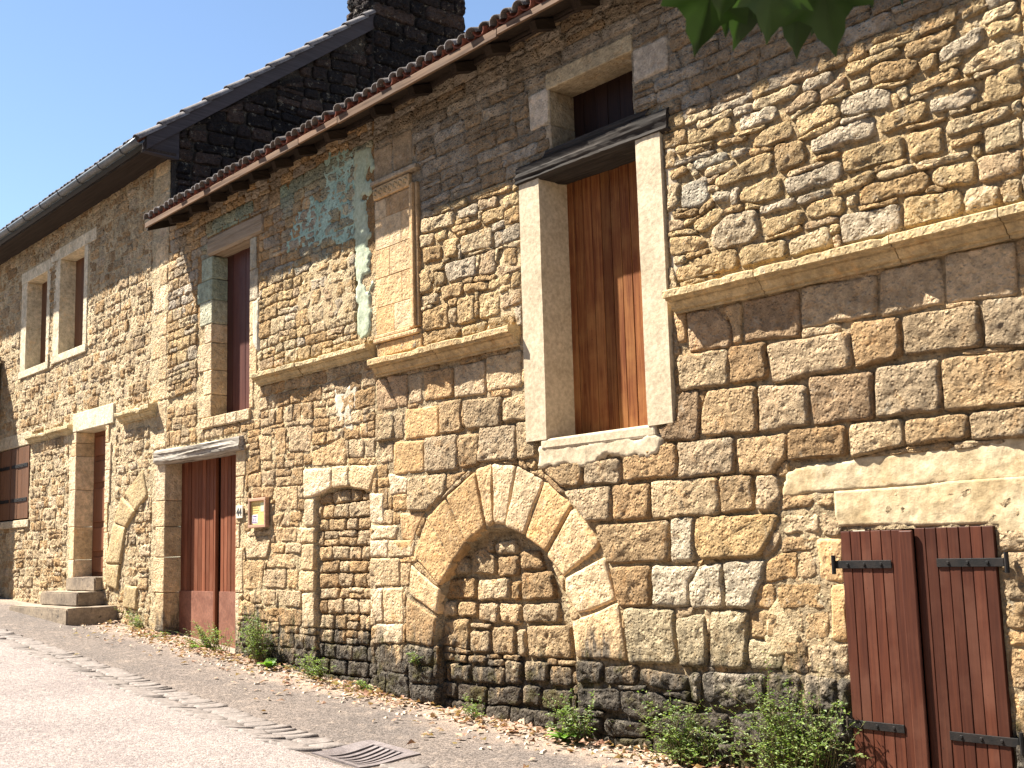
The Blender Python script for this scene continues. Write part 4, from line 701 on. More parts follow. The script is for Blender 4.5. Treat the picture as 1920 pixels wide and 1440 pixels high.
tag(patch('plaster_patch', [(-10.62, 2.95), (-10.64, 3.3), (-10.25, 3.36), (-10.2, 3.1), (-10.32, 2.86)], M['white_render'], middle, .028, .02, .03, .07, .3), 'white lime patch below the string course')
patch('plaster_patch', [(-12.42, 4.1), (-12.42, 4.6), (-12.28, 4.62), (-12.27, 4.3), (-12.3, 3.95)], M['white_render'], middle, .045, .022, .03, .02)
patch('plaster_patch', [(-11.4, 4.2), (-11.3, 4.75), (-10.25, 4.78), (-10.2, 4.1), (-10.7, 4.0)], M['rough_render'], middle, .034, .03, .04, .12)
beam(mw, -13.62, -12.2, -.05, .24, 5.405, 5.655, M['tan_beam'], amp=.010, seed=11)
# upper plank door
ud = part_empty('door', middle, (-13, .18, 3.35)); planks(ud, -13.54, -12.5, .18, 3.33, 5.42, 6, M['red_wood'], .03, .003)
# garage door
gd = part_empty('garage_door', middle, (-13.85, .2, .5)); tag(gd, 'double plank door with sheet metal kick plates under a grey oak lintel')
for x0, x1 in ((-14.87, -13.80), (-13.715, -12.84)):
    planks(gd, x0, x1, .20, .26, 2.9, 10 if x0 < -14 else 9, M['garage_wood'], .03, .010, .003)
    mb = MB(); mb.box(x0+.01, x1-.02, .185, .197, .30, 1.18, .002, .003); mb.build('kick_plate', M['rust'], gd)
mb = MB(); mb.box(-13.82, -13.765, .16, .2, .28, 2.86, .006); mb.build('cover_strip', M['garage_wood'], gd)
mb = MB(); mb.box(-14.9, -12.8, .3, .33, 0, 3); mb.build('dark_interior', M['dark'], middle)
beam(mw, -15.10, -12.66, -.095, .25, 2.85, 3.03, M['grey_beam'], amp=.026, seed=5)

# ================================================================== LEFT HOUSE
left = thing('stone_house', 'taller stone house with two small windows, front door and big stone chimney on its gable', 'house', (-19, .3, .8), 'row of old stone houses')
LT = 7.15; X0 = -25.0
H_W1 = (-20.65, -19.64, 4.88, 6.43); H_W2 = (-19.03, -17.97, 4.92, 6.50); H_D = (-18.10, -16.94, 1.36, 3.57); H_S = (-22.15, -20.27, 2.32, 3.57)
def mcol_left(x, z): k = .5+.5*nz((x, z, 4), .7); return tuple(np.array((.55, .43, .26))*(.88+.2*k))
lw = mortar('wall', X0, XL-.003, LT, [H_W1, H_W2, H_D, H_S], left, mcol_left, .04, off=lambda x, z: .016)
W = Wall()
for q in TR['arcf']: W.stone(q, **STY['arcf'])
ex_l = TR['arcf']+[rect(-20.98, -19.54, 4.78, 6.66), rect(-19.18, -17.76, 4.80, 6.75), rect(-18.45, -16.6, 1.2, 3.88), rect(-22.3, -20.2, 2.25, 3.62), rect(-20.5, -18.35, 3.6, 3.75), rect(-16.45, -15.2, 3.45, 3.70), rect(-15.3, -14.8, -1, 3.0), rect(-15.4, -14.86, 3.05, 7.1)]
for q in fill(X0, XL-.01, .4, LT-.05, (.12, .20), (.16, .40), ex_l, 71, .2, .03, .004): W.stone(q, pal='pale' if random.random() < .5 else 'warm', proud=.018 if random.random() < .7 else .03, amp=.012, rc=.025, rough=1.0, gap=.002)
z = 3.06; k = 0
while z < LT-.1:
    h = random.uniform(.26, .4); w = (.5, .3)[k % 2]*random.uniform(.9, 1.1); W.stone(rect(XL-w, XL-.01, z, min(z+h, LT)), pal='pale', proud=.022, amp=.004, rc=.015, rough=.6, gap=.005); z += h; k += 1
W.emit(lw)
cornice(lw, -20.3, -18.3, 3.70, 3.57, .12, 12, (.44, .35, .2)); cornice(lw, -16.35, -15.15, 3.68, 3.52, .16, 14, (.44, .35, .2))
def window(hx0, hx1, hz0, hz1, dpt, n, mat, lt):
    wd = part_empty('window', left, ((hx0+hx1)/2, dpt, hz0)); planks(wd, hx0-.02, hx1+.02, dpt, hz0-.02, hz1+.02, n, mat, .03, .004)
    c = (.60, .505, .35)
    stone_box(wd, hx0-.27, hx0, -.03, dpt+.03, hz0, hz1, c, .25, .008, 'jamb'); stone_box(wd, hx1, hx1+.15, -.03, dpt+.03, hz0, hz1, c, .25, .008, 'jamb')
    stone_box(wd, hx0-.29, hx1+.17, -.045, dpt+.03, hz0-.13, hz0-.002, c, .25, .01, 'sill'); stone_box(wd, *lt, -.03, dpt+.03, hz1+.002, hz1+.20, c, .25, .008, 'lintel')
    return wd
w1 = window(*H_W1, .23, 4, M['brown_wood'], (-20.95, -19.31)); w2 = window(*H_W2, .23, 4, M['brown_wood'], (-19.305, -17.5))
for wd, h in ((w1, H_W1), (w2, H_W2)):
    for zz in (h[2]+.35, h[3]-.4):
        mb = MB(); mb.box(h[0]+.45, h[0]+.52, .222, .235, zz-.05, zz+.05, .002); mb.build('latch', M['iron'], wd)
# front door with raised panels
fd = part_empty('front_door', left, (-17.5, .23, 1.4)); tag(fd, 'warm brown panelled front door')
mb = MB(); mb.box(-18.12, -16.92, .245, .28, 1.36, 3.6, .002); mb.build('door_leaf', M['door_wood'], fd)
for z0, z1 in ((1.42, 1.66), (1.74, 2.10), (2.18, 2.70), (2.78, 3.12), (3.2, 3.5)):
    for x0, x1 in ((-18.02, -17.56), (-17.48, -17.02)): mb = MB(); mb.box(x0, x1, .222, .25, z0, z1, .018); mb.build('panel', M['door_wood'], fd)
for z0, z1, w in ((1.2, 1.62, .22), (1.625, 2.12, .2), (2.125, 2.68, .24), (2.685, 3.2, .26), (3.205, 3.40, .2), (3.405, 3.57, .18)): stone_box(lw, -18.10-w, -18.10, -.04, .27, z0, z1, pick('pale', 1.12), .3, .01)
for z0, z1, w in ((1.2, 1.5, .12), (1.505, 2.0, .17), (2.005, 2.42, .12), (2.425, 2.9, .18), (2.905, 3.3, .2), (3.305, 3.57, .12)): stone_box(lw, -16.94, -16.94+w, -.035, .27, z0, z1, pick('pale', 1.12), .45, .01)
stone_box(lw, -18.25, -16.64, -.045, .27, 3.573, 3.865, (.60, .52, .37), .2, .012, 'lintel')
# ground floor shutters
for x0, x1 in ((-22.13, -21.22), (-21.21, -20.28)):
    sh = part_empty('shutter', left, ((x0+x1)/2, 0, 2.9)); planks(sh, x0, x1, -.03, 2.34, 3.555, 5, M['brown_wood'], .035, .005)
    for zz in (2.66, 3.24): strap(sh, x0+.05, x1-.05, -.032, zz, .06)
mb = MB(); mb.box(-22.2, -20.2, .1, .13, 2.3, 3.6); mb.build('dark_interior', M['dark'], left)
stone_box(lw, -22.3, -20.2, -.05, .1, 2.19, 2.315, (.5, .41, .27), .4, .012, 'sill'); stone_box(lw, -22.4, -20.15, -.035, .1, 3.575, 3.80, (.5, .41, .27), .4, .012, 'lintel')

# gable end above the lower roof, and chimney
S = 0.76; ZE = 7.22; YE = -.48                     # roof pitch, eaves edge
roofz = lambda y: ZE+S*(y-YE)
gw = MB(); ys = np.linspace(0, 4.0, 30); V = []; F = []
prof = [(0, 5.4)]+[(y, roofz(y)-.06) for y in ys]+[(8, roofz(4)-S*4-.06), (8, 5.4)]
mbg = MB(); mbg.add([(GX-.02, y, z) for y, z in prof], [tuple(range(len(prof)))]); mbg.add([(GX-.4, y, z) for y, z in prof], [tuple(range(len(prof)))[::-1]])
n = len(prof); mbg.add([(GX-.02, y, z) for y, z in prof]+[(GX-.4, y, z) for y, z in prof], [(i, (i+1) % n, n+(i+1) % n, n+i) for i in range(n)])
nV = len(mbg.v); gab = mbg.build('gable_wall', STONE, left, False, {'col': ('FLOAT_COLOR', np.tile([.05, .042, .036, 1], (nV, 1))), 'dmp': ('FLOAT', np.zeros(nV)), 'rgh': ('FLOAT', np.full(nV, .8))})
W = Wall(GAB)
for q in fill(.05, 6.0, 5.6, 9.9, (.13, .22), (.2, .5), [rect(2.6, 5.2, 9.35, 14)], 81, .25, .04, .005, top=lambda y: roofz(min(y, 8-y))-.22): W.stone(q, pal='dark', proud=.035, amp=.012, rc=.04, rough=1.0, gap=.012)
W.emit(gab, damp=False)
# chimney: tapering stone stack
def chim(zz): t = (zz-8.6)/3.2; return 3.22+.06*t, 5.12-.08*t, GX-.75+.30*t, GX+.10-.04*t
V = []; lv = np.linspace(8.6, 11.8, 17)
for zz in lv:
    a, b, c, d = chim(zz); V += [(c, a, zz), (d, a, zz), (d, b, zz), (c, b, zz)]
F = [(4*i+k, 4*i+(k+1) % 4, 4*i+4+(k+1) % 4, 4*i+4+k) for i in range(16) for k in range(4)]+[(64, 65, 66, 67)]
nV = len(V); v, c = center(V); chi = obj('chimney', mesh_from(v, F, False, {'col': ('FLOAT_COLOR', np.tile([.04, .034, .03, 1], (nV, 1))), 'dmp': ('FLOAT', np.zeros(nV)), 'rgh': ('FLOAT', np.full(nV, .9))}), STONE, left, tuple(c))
W = Wall(lambda u, v, w: (chim(v)[3]+w, u, v))
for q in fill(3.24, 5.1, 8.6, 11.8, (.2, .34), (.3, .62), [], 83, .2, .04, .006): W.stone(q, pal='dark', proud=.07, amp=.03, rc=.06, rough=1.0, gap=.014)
W.emit(chi, damp=False)
W = Wall(lambda u, v, w: (u, chim(v)[0]-w, v))
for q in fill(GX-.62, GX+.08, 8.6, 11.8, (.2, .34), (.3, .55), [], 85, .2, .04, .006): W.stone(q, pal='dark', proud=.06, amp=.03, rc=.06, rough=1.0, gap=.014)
W.emit(chi, damp=False)

# ------------------------------------------------------------------ roofs
def barrel(L, r0, r1, th=.014, n=9):
    """half-round clay tile lying along +Y, hump up"""
    V = []; 
    for y, r in ((0, r0), (L*.5, (r0+r1)/2), (L, r1)):
        for rr_ in (r, r-th):
            for k in range(n): a = math.pi*k/(n-1); V.append((rr_*math.cos(a), y, rr_*math.sin(a)*.8))
    F = []; m = 2*n
    for s_ in range(2):
        for k in range(n-1):
            a = s_*m+k; F.append((a, a+1, a+m+1, a+m)); b = s_*m+n+k; F.append((b, b+m, b+m+1, b+1))
    for s_ in (0, 2):
        for k in range(n-1): a = s_*m+k; F.append((a, a+n, a+n+1, a+1) if s_ == 0 else (a, a+1, a+n+1, a+n))
    return mesh_from(V, F, True, None, 'roof_tile')
TILE = {k: barrel(.42, .080, .066) for k in ('tile', 'tile_red', 'tile_dark')}
for k in TILE: TILE[k].materials.append(M[k])
def roof(parent, x0, x1, ye, ze, slope, depth, mats, pitch=.19, rows=2, seed=0, gable_x=None):
    ang = math.atan(slope); rr = random.Random(seed); ca, sa = math.cos(ang), math.sin(ang)
    # decking plus corrugated tile field
    nx_ = int((x1-x0)/pitch)*6; V = []; ny_ = 8
    for j in range(ny_+1):
        y = ye+.28+(depth-.28)*j/ny_
        for i in range(nx_+1):
            x = x0+(x1-x0)*i/nx_; V.append((x, y, ze+.09+slope*(y-ye)+.045*abs(math.sin(math.pi*(x-x0)/pitch))))
    F = [(j*(nx_+1)+i, j*(nx_+1)+i+1, (j+1)*(nx_+1)+i+1, (j+1)*(nx_+1)+i) for j in range(ny_) for i in range(nx_)]
    ro = obj('roof', mesh_from(V, F), M['tile_dark'] if 'tile_dark' in mats else M['tile'], parent)
    mb = MB(); q = [(x0, ye+.03, ze+.0), (x1, ye+.03, ze+.0), (x1, ye+depth, ze+slope*(depth-.03)), (x0, ye+depth, ze+slope*(depth-.03))]
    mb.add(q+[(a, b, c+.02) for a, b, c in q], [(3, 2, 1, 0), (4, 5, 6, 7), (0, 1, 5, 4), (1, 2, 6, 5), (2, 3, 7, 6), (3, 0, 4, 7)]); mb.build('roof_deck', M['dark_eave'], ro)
    nt = int((x1-x0)/pitch)
    for r in range(rows):
        for i in range(nt):
            k = rr.choice(mats); o = bpy.data.objects.new('roof_tile', TILE[k])
            y = ye-.03+r*.3+rr.uniform(-.025, .025); put(o, ro, (x0+pitch*(i+.5)+rr.uniform(-.012, .012), y, ze+.072+slope*(y-ye)+.018*r+rr.uniform(-.006, .008)))
            o.rotation_euler = (ang, rr.uniform(-.08, .08), rr.uniform(-.05, .05))
            if r == 0:                                   # channel tile between the humps
                o = bpy.data.objects.new('roof_tile', TILE['tile_red']); put(o, ro, (x0+pitch*(i+1), y+.02, ze+.102+slope*(y-ye))); o.rotation_euler = (-ang, math.pi, 0)
    return ro
EZ, EY = 6.0, -.45
for hse, a, b, sd in ((middle, -14.62, XJ, 1), (right, XJ, XR, 2)):
    roof(hse, a, b, EY, EZ, .36, 6.0, ['tile', 'tile', 'tile', 'tile_dark'], .155, 2, sd)
    x = a; k = 0; rr = random.Random(sd+20)
    while x < b-.05:
        L = min(rr.uniform(1.6, 2.6), b-x); mb = MB(); mb.box(x+.004, x+L-.004, EY-.015, EY+.012, EZ-.062+rr.uniform(-.010, .010), EZ+.012, .004, .008); mb.build('fascia_board', M['eave_wood'], hse); x += L
    x = a+.35
    while x < b:
        mb = MB(); w = rr.uniform(.07, .1)
        q = [(EY+.17, EZ+.03), (.35, EZ+.36*.76-.015), (.35, EZ+.36*.76-.13), (EY+.2, EZ-.045)]
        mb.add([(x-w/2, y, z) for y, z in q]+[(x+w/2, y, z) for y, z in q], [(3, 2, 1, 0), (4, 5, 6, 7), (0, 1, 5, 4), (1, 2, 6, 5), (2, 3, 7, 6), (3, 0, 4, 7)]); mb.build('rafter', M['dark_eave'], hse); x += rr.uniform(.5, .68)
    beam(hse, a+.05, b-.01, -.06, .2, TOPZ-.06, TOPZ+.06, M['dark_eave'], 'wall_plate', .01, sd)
mb = MB(); q = [(EY+.02, EZ-.09), (EY+.02, EZ+.02), (.4, EZ+.31), (.4, EZ+.2)]
mb.add([(-14.64, y, z) for y, z in q]+[(-14.60, y, z) for y, z in q], [(0, 1, 2, 3), (7, 6, 5, 4), (0, 4, 5, 1), (1, 5, 6, 2), (2, 6, 7, 3), (3, 7, 4, 0)]); mb.build('barge_board', M['dark_eave'], middle)
lr = roof(left, -25.2, GX-.05, YE, ZE-.05, S, 4.45, ['tile_dark'], .17, 1, 5)
mb = MB(); q = [(4.0, roofz(4)+.02), (8.4, roofz(4)-S*4.4), (8.4, roofz(4)-S*4.4-.1), (4.0, roofz(4)-.1)]
mb.add([(-25.2, y, z) for y, z in q]+[(GX+.05, y, z) for y, z in q], [(3, 2, 1, 0), (4, 5, 6, 7), (0, 1, 5, 4), (1, 2, 6, 5), (2, 3, 7, 6), (3, 0, 4, 7)]); mb.build('rear_slope', M['tile_dark'], left)
# gutter, brackets, verge board, verge tiles
V = []; n = 11; ng = 40
for i in range(ng+1):
    x = -25.2+(GX+.12+25.2)*i/ng
    for rr_ in (.068, .060):
        for k in range(n): a = math.pi+math.pi*k/(n-1); V.append((x, YE-.05+rr_*math.cos(a), ZE-.04+rr_*math.sin(a)))
m = 2*n; F = []
for i in range(ng):
    for k in range(n-1):
        a = i*m+k; F.append((a, a+m, a+m+1, a+1)); b = i*m+n+k; F.append((b, b+1, b+m+1, b+m))
for k in range(n-1): F.append((ng*m+k, ng*m+n+k, ng*m+n+k+1, ng*m+k+1))
for e in (0, n-1):
    for i in range(ng): a = i*m+e; F.append((a, a+n, a+m+n, a+m))
v, c = center(V); obj('rain_gutter', mesh_from(v, F), M['zinc'], left, tuple(c))
for x in np.arange(-24.8, GX, .8):
    mb = MB(); mb.tube([(x, YE-.05+.075*math.cos(a), ZE-.04+.075*math.sin(a)) for a in np.linspace(math.pi, 2*math.pi, 7)], .008, 5); mb.build('gutter_bracket', M['zinc'], left)
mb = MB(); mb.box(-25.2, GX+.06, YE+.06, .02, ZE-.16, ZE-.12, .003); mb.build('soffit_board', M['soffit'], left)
ye_, y1_ = YE+.06, 3.28
q = [(ye_, roofz(ye_)-.02), (y1_, roofz(y1_)-.02), (y1_+.06, roofz(y1_)-.14), (y1_, roofz(y1_)-.27), (ye_, roofz(ye_)-.20)]
mb = MB(); mb.add([(GX+.06, y, z) for y, z in q]+[(GX+.10, y, z) for y, z in q], [(4, 3, 2, 1, 0), (5, 6, 7, 8, 9)]+[(i, (i+1) % 5, 5+(i+1) % 5, 5+i) for i in range(5)]); mb.build('verge_board', M['verge'], left)
mb = MB(); q = [(YE+.05, roofz(YE)+.0), (.06, roofz(.06)-.08), (.06, ZE-.2), (YE+.05, ZE-.17)]
mb.add([(GX-.04, y, z) for y, z in q]+[(GX+.055, y, z) for y, z in q], [(3, 2, 1, 0), (4, 5, 6, 7), (0, 1, 5, 4), (1, 2, 6, 5), (2, 3, 7, 6), (3, 0, 4, 7)]); mb.build('eave_end_board', M['verge'], left)
VT = barrel(.46, .105, .085); VT.materials.append(M['tile_dark']); VT.name = 'verge_tile'
y = YE-.05
while y < y1_:
    o = bpy.data.objects.new('verge_tile', VT); put(o, left, (GX+.03, y, roofz(y)+.0)); o.rotation_euler = (math.atan(S)-.05, .05, 0); y += .33

# ------------------------------------------------------------------ unseen house across the street, added to cut the fill light
opp = thing('stone_house', 'plain unseen house added across the street to deepen the shade', 'house', (-8, -14, 0), 'row of old stone houses')
mb = MB(); mb.box(-34, 16, -21, -13.2, -.5, 7.0, .02); nV = len(mb.v)
mb.build('wall', STONE, opp, False, {'col': ('FLOAT_COLOR', np.tile([.36, .27, .15, 1], (nV, 1))), 'dmp': ('FLOAT', np.zeros(nV)), 'rgh': ('FLOAT', np.full(nV, 1.0))})
mb = MB(); q = [(-12.7, 6.9), (-17.1, 9.9), (-21.5, 6.9), (-21.4, 6.7), (-17.1, 9.65), (-12.8, 6.7)]
mb.add([(-34.4, y, z) for y, z in q]+[(16.4, y, z) for y, z in q], [tuple(range(6))[::-1], tuple(range(6, 12))]+[(i, (i+1) % 6, 6+(i+1) % 6, 6+i) for i in range(6)]); mb.build('roof', M['tile'], opp)
for x in np.arange(-30, 14, 4.0):
    for z0 in (1.0, 4.2):
        mb = MB(); mb.box(x, x+1.0, -13.2, -13.14, z0, z0+1.5, .01); f = mb.build('shutter', M['brown_wood'], opp)
        mb = MB(); mb.box(x-.12, x+1.12, -13.2, -13.10, z0-.14, z0-.01, .01); mb.build('sill', M['step'], f)

# ------------------------------------------------------------------ steps, neighbour wall
st = thing('front_steps', 'three worn stone steps below the panelled front door', 'steps', (-17.6, -.35, .85))
for x0, x1, y0, y1, z0, z1 in ((-18.85, -16.40, -.73, .02, .55, .965), (-18.40, -16.88, -.42, .02, .962, 1.165), (-18.09, -16.94, -.15, .24, 1.162, 1.365)):
    bm = bmesh.new(); bmesh.ops.create_cube(bm, size=1)
    for v in bm.verts: v.co = Vector(((x0+x1)/2+v.co.x*(x1-x0), (y0+y1)/2+v.co.y*(y1-y0), (z0+z1)/2+v.co.z*(z1-z0)))
    bmesh.ops.bevel(bm, geom=list(bm.edges), offset=.02, segments=2, affect='EDGES'); bmesh.ops.subdivide_edges(bm, edges=[e for e in bm.edges if e.calc_length() > .3], cuts=6, use_grid_fill=True); bm.verts.index_update()
    mb = MB(); mb.add([tuple(np.array(v.co)+.008*np.array([nz(v.co, 5, 1), nz(v.co, 5, 7), nz(v.co, 5, 13)])) for v in bm.verts], [[v.index for v in f.verts] for f in bm.faces]); bm.free(); mb.build('step', M['step'], st, False)
gwl = thing('garden_wall', 'projecting stone wall of the next property beyond the shuttered window', 'wall', (-22.6, -.3, 1.0))
mb = MB(); mb.box(-23.2, -21.92, -.62, -.045, .6, 5.2, .02, .02); nV = len(mb.v)
mb.build('wall', STONE, gwl, False, {'col': ('FLOAT_COLOR', np.tile([.42, .32, .18, 1], (nV, 1))), 'dmp': ('FLOAT', np.zeros(nV)), 'rgh': ('FLOAT', np.full(nV, 1.0))})
mb = MB(); mb.box(-23.25, -21.87, -.66, -.045, 5.202, 5.3, .02, .01); mb.build('coping', M['step'], gwl)

# ------------------------------------------------------------------ notice board and number plate
nb = thing('notice_board', 'small framed yellow notice board fixed to the wall beside the garage door', 'sign', (-12.25, -.06, 1.92))
nx0, nx1, nz0, nz1, ny = -12.44, -12.03, 1.925, 2.265, -.085
for b in ((nx0, nx1, nz0, nz0+.035), (nx0, nx1, nz1-.035, nz1), (nx0, nx0+.035, nz0+.035, nz1-.035), (nx1-.035, nx1, nz0+.035, nz1-.035)):
    mb = MB(); mb.box(b[0], b[1], ny, -.03, b[2], b[3], .004); mb.build('frame', M['frame_wood'], nb)
mb = MB(); mb.box(nx0+.02, nx1-.02, -.06, -.035, nz0+.02, nz1-.02); pp = mb.build('notice_sheet', M['paper'], nb)
mb = MB(); mb.box(nx1-.15, nx1-.05, -.0625, -.0605, nz1-.16, nz1-.06); mb.build('printed_block', M['paper_green'], pp)
mb = MB(); mb.box(nx0+.05, nx0+.19, -.0625, -.0605, nz0+.05, nz0+.15); mb.build('sticker', M['paper_white'], pp)
mb = MB(); mb.box(nx0+.085, nx0+.165, -.0640, -.0630, nz0+.125, nz0+.138)
for a, b in ((.09, .105), (.125, .14)): mb.box(nx0+a, nx0+b, -.0640, -.0630, nz0+.075, nz0+.112)
mb.box(nx0+.07, nx0+.175, -.0640, -.0630, nz0+.060, nz0+.068); mb.build('sticker_print', M['print_purple'], pp)
mb = MB()
for k in range(4): mb.box(nx0+.06, nx0+.22-.02*(k % 2), -.0625, -.0610, nz1-.085-.028*k, nz1-.077-.028*k)
mb.build('printed_lines', M['print_brown'], pp)
pl = thing('number_plate', 'small cream house number plate reading 44 beside the garage door', 'sign', (-12.73, -.04, 2.06))
mb = MB(); mb.box(-12.82, -12.65, -.046, -.031, 2.05, 2.20, .004); mb.build('plate', M['plate'], pl)
cu = bpy.data.curves.new('digits', 'FONT'); cu.body = '44'; cu.size = .125; cu.align_x = 'CENTER'; cu.extrude = .0012; cu.offset = .002
to = bpy.data.objects.new('digits_tmp', cu); COL.objects.link(to); dg = bpy.context.evaluated_depsgraph_get(); me = bpy.data.meshes.new_from_object(to.evaluated_get(dg)); bpy.data.objects.remove(to)
me.transform(Matrix.Rotation(math.pi/2, 4, 'X')); me.materials.clear(); obj('digits', me, M['ink'], pl, (-12.735, -.0485, 2.083))

# ------------------------------------------------------------------ drain grate, gutter setts
dr = thing('drain_grate', 'dished cast iron drain grate set in the gutter', 'drain', (-7.70, -1.59, float(ground(-7.7, -1.59))))
gz_ = lambda x, y: float(ground(x, y))
dish = lambda x, y: -.035*(1-((x+7.70)/.32)**2)*(1-((y+1.59)/.25)**2)
def gbar(x0, x1, y0, y1, name, th=.02):
    V = []; k = 14
    for i in range(k+1):
        y = y0+(y1-y0)*i/k
        for x in (x0, x1):
            z = gz_(x, y)+dish(x, y)+.010; V += [(x, y, z), (x, y, z-th)]
    F = []
    for i in range(k): a = 4*i; F += [(a, a+2, a+6, a+4), (a+1, a+5, a+7, a+3), (a, a+4, a+5, a+1), (a+2, a+3, a+7, a+6)]
    F += [(0, 1, 3, 2), (4*k, 4*k+2, 4*k+3, 4*k+1)]; mb = MB(); mb.add(V, F); return mb.build(name, M['cast_iron'], dr, False)
for k in range(7): gbar(-7.945+k*.0745, -7.945+k*.0745+.036, -1.80, -1.375, 'bar')
gbar(-8.04, -7.946, -1.86, -1.32, 'frame_side'); gbar(-7.459, -7.365, -1.86, -1.32, 'frame_side')
for y0, y1 in ((-1.86, -1.795), (-1.38, -1.32)): gbar(-7.946, -7.459, y0, y1, 'frame_end')
mb = MB(); gzz = gz_(-7.7, -1.6)
for b in ((-8.03, -7.37, -1.85, -1.33, gzz-.62, gzz-.6), (-8.05, -8.03, -1.85, -1.33, gzz-.6, gzz-.03), (-7.37, -7.35, -1.85, -1.33, gzz-.6, gzz-.045), (-8.03, -7.37, -1.87, -1.85, gzz-.6, gzz-.045), (-8.03, -7.37, -1.33, -1.31, gzz-.6, gzz-.03)): mb.box(*b)
mb.build('pit', M['dark'], dr)
gut = bpy.data.objects.new('gutter', None); put(gut, None, (-12, -1.75, float(ground(-12, -1.75)))); tag(gut, kind='structure')
rr = random.Random(9)
for row, (y0, y1) in enumerate(((-1.95, -1.74), (-1.735, -1.52))):
    x = -23.0
    while x < -4.5:
        w = rr.uniform(.10, .19)
        if not (GR[0]-.06 < x+w and x < GR[1]+.06):
            a = rr.uniform(-.015, .015); ya, yb = y0+rr.uniform(-.02, .015), y1+rr.uniform(-.015, .02); V = []; sk = .05
            for f, dz in ((1.0, -.05), (1.0, 0.0), (.9, .012+rr.uniform(0, .010)), (.55, .017)):
                for ux, uy in ((-1, -1), (0, -1.05), (1, -1), (1.05, 0), (1, 1), (0, 1.05), (-1, 1), (-1.05, 0)):
                    xx = x+w/2+ux*f*(w/2-.007)+uy*sk; yy = (ya+yb)/2+uy*f*((yb-ya)/2-.006); V.append((xx, yy, float(ground(xx, yy))+dz+.004*nz((xx, yy, row), 12)+a*ux*.5))
            F = [(r*8+i, r*8+(i+1) % 8, (r+1)*8+(i+1) % 8, (r+1)*8+i) for r in range(3) for i in range(8)]+[tuple(24+i for i in range(8))]
            v, c = center(V); obj('sett', mesh_from(v, F, True), M['sett'], gut, tuple(c))
        x += w

# ------------------------------------------------------------------ weeds
def leaf_quad(V, F, p, d, up, L, w, fold=.25):
    d = Vector(d).normalized(); s = d.cross(Vector(up)); s = s.normalized() if s.length > 1e-4 else d.orthogonal().normalized(); u = s.cross(d); p = Vector(p); b = len(V)
    V += [tuple(p), tuple(p+d*L*.45+s*w*.5+u*fold*w), tuple(p+d*L-u*.15*L), tuple(p+d*L*.45-s*w*.5+u*fold*w), tuple(p+d*L*.45)]
    F += [(b, b+1, b+4), (b+1, b+2, b+4), (b+2, b+3, b+4), (b+3, b, b+4)]
def weed(label, x, y, z0, w, h, n, seed, L=(.020, .046), depth=.14, wall=True, mat='weed', cat='plant'):
    rr = random.Random(seed); zb = float(ground(x, y)) if z0 is None else z0
    t = thing('weed_plant', label, cat, (x, y, zb), 'weeds along the foot of the walls'); sm = MB(); V = []; F = []
    ns = max(6, n//30); per = max(8, int(n*.8)//ns)
    for s_ in range(ns):
        a = rr.gauss(0, .5); bx, by = x+rr.gauss(0, .22)*w*.6, y+rr.uniform(-.3, .3)*depth; hh = h*(rr.random()**.7*.8+.25)*max(.3, 1-.3*abs(a)); ln = rr.uniform(.15, .5)
        ex, ey = bx+a*w*.5, by-abs(rr.gauss(0, depth))
        pts = [(bx+(ex-bx)*t_**1.2+.02*math.sin(5*t_+s_), by+(ey-by)*t_**1.2, zb-.02+hh*t_*(1-ln*t_*t_)) for t_ in np.linspace(0, 1, 7)]
        sm.tube(pts, np.linspace(.0035, .001, 7), 4); sz = rr.uniform(.6, 1.25)
        for k in range(per):
            tt = rr.uniform(.1, 1)**.75; i = min(int(tt*6), 5); fr = tt*6-i; p = [pts[i][c_]*(1-fr)+pts[i+1][c_]*fr for c_ in range(3)]
            az = rr.uniform(0, 2*math.pi); d = (math.cos(az), math.sin(az), rr.uniform(-.2, .8)); o_ = rr.uniform(0, .04)*(1.1-tt); p = [p[c_]+d[c_]*o_ for c_ in range(3)]
            if wall and p[1] > -.045: p[1] = -.045-rr.uniform(0, .03)
            p[2] = max(p[2], float(ground(p[0], p[1]))+.008); l_ = rr.uniform(*L)*sz*(1.15-.5*tt)
            leaf_quad(V, F, p, d, (rr.uniform(-.5, .5), rr.uniform(-.8, .2), 1), l_, l_*rr.uniform(.35, .6))
    sm.build('stems', M['stem'], t); v, c = center(V); obj('foliage', mesh_from(v, F, False), M[mat], t, tuple(c)); return t
def dock(label, x, y, n, L, seed):
    rr = random.Random(seed); zb = float(ground(x, y)); t = thing('weed_plant', label, 'plant', (x, y, zb), 'weeds along the foot of the walls')
    for k in range(n):
        az = 2*math.pi*k/n+rr.uniform(-.3, .3); l = L*rr.uniform(.6, 1.1); w = l*rr.uniform(.22, .32); V = []; el = rr.uniform(.5, 1.1)
        for i in range(7):
            s_ = i/6; r = l*s_*math.cos(el*(1-.5*s_)); z = zb+.01+l*(s_*math.sin(el)-.45*s_*s_); ww = w*math.sin(math.pi*min(s_*.93+.06, 1))**.8; ca_, sa_ = math.cos(az), math.sin(az)
            for m_, dz in ((-1, .25*ww), (0, 0), (1, .25*ww)): V.append((x+r*ca_-m_*ww*sa_, min(y+r*sa_+m_*ww*ca_, -.06), z+dz))
        F = [(3*i+j, 3*i+j+1, 3*i+4+j, 3*i+3+j) for i in range(6) for j in range(2)]; v, c = center(V); obj('leaf', mesh_from(v, F), M['dock'], t, tuple(c))
weed('feathery green weed tuft between front steps and garage door', -15.47, -.11, None, 0.5, 0.42, 620, 1)
weed('low weed sprig by a fallen stone at the garage door corner', -14.65, -.11, None, 0.3, 0.17, 220, 2)
weed('low straggling weeds across the foot of the garage door', -13.27, -.11, None, 1.5, 0.5, 1900, 3)
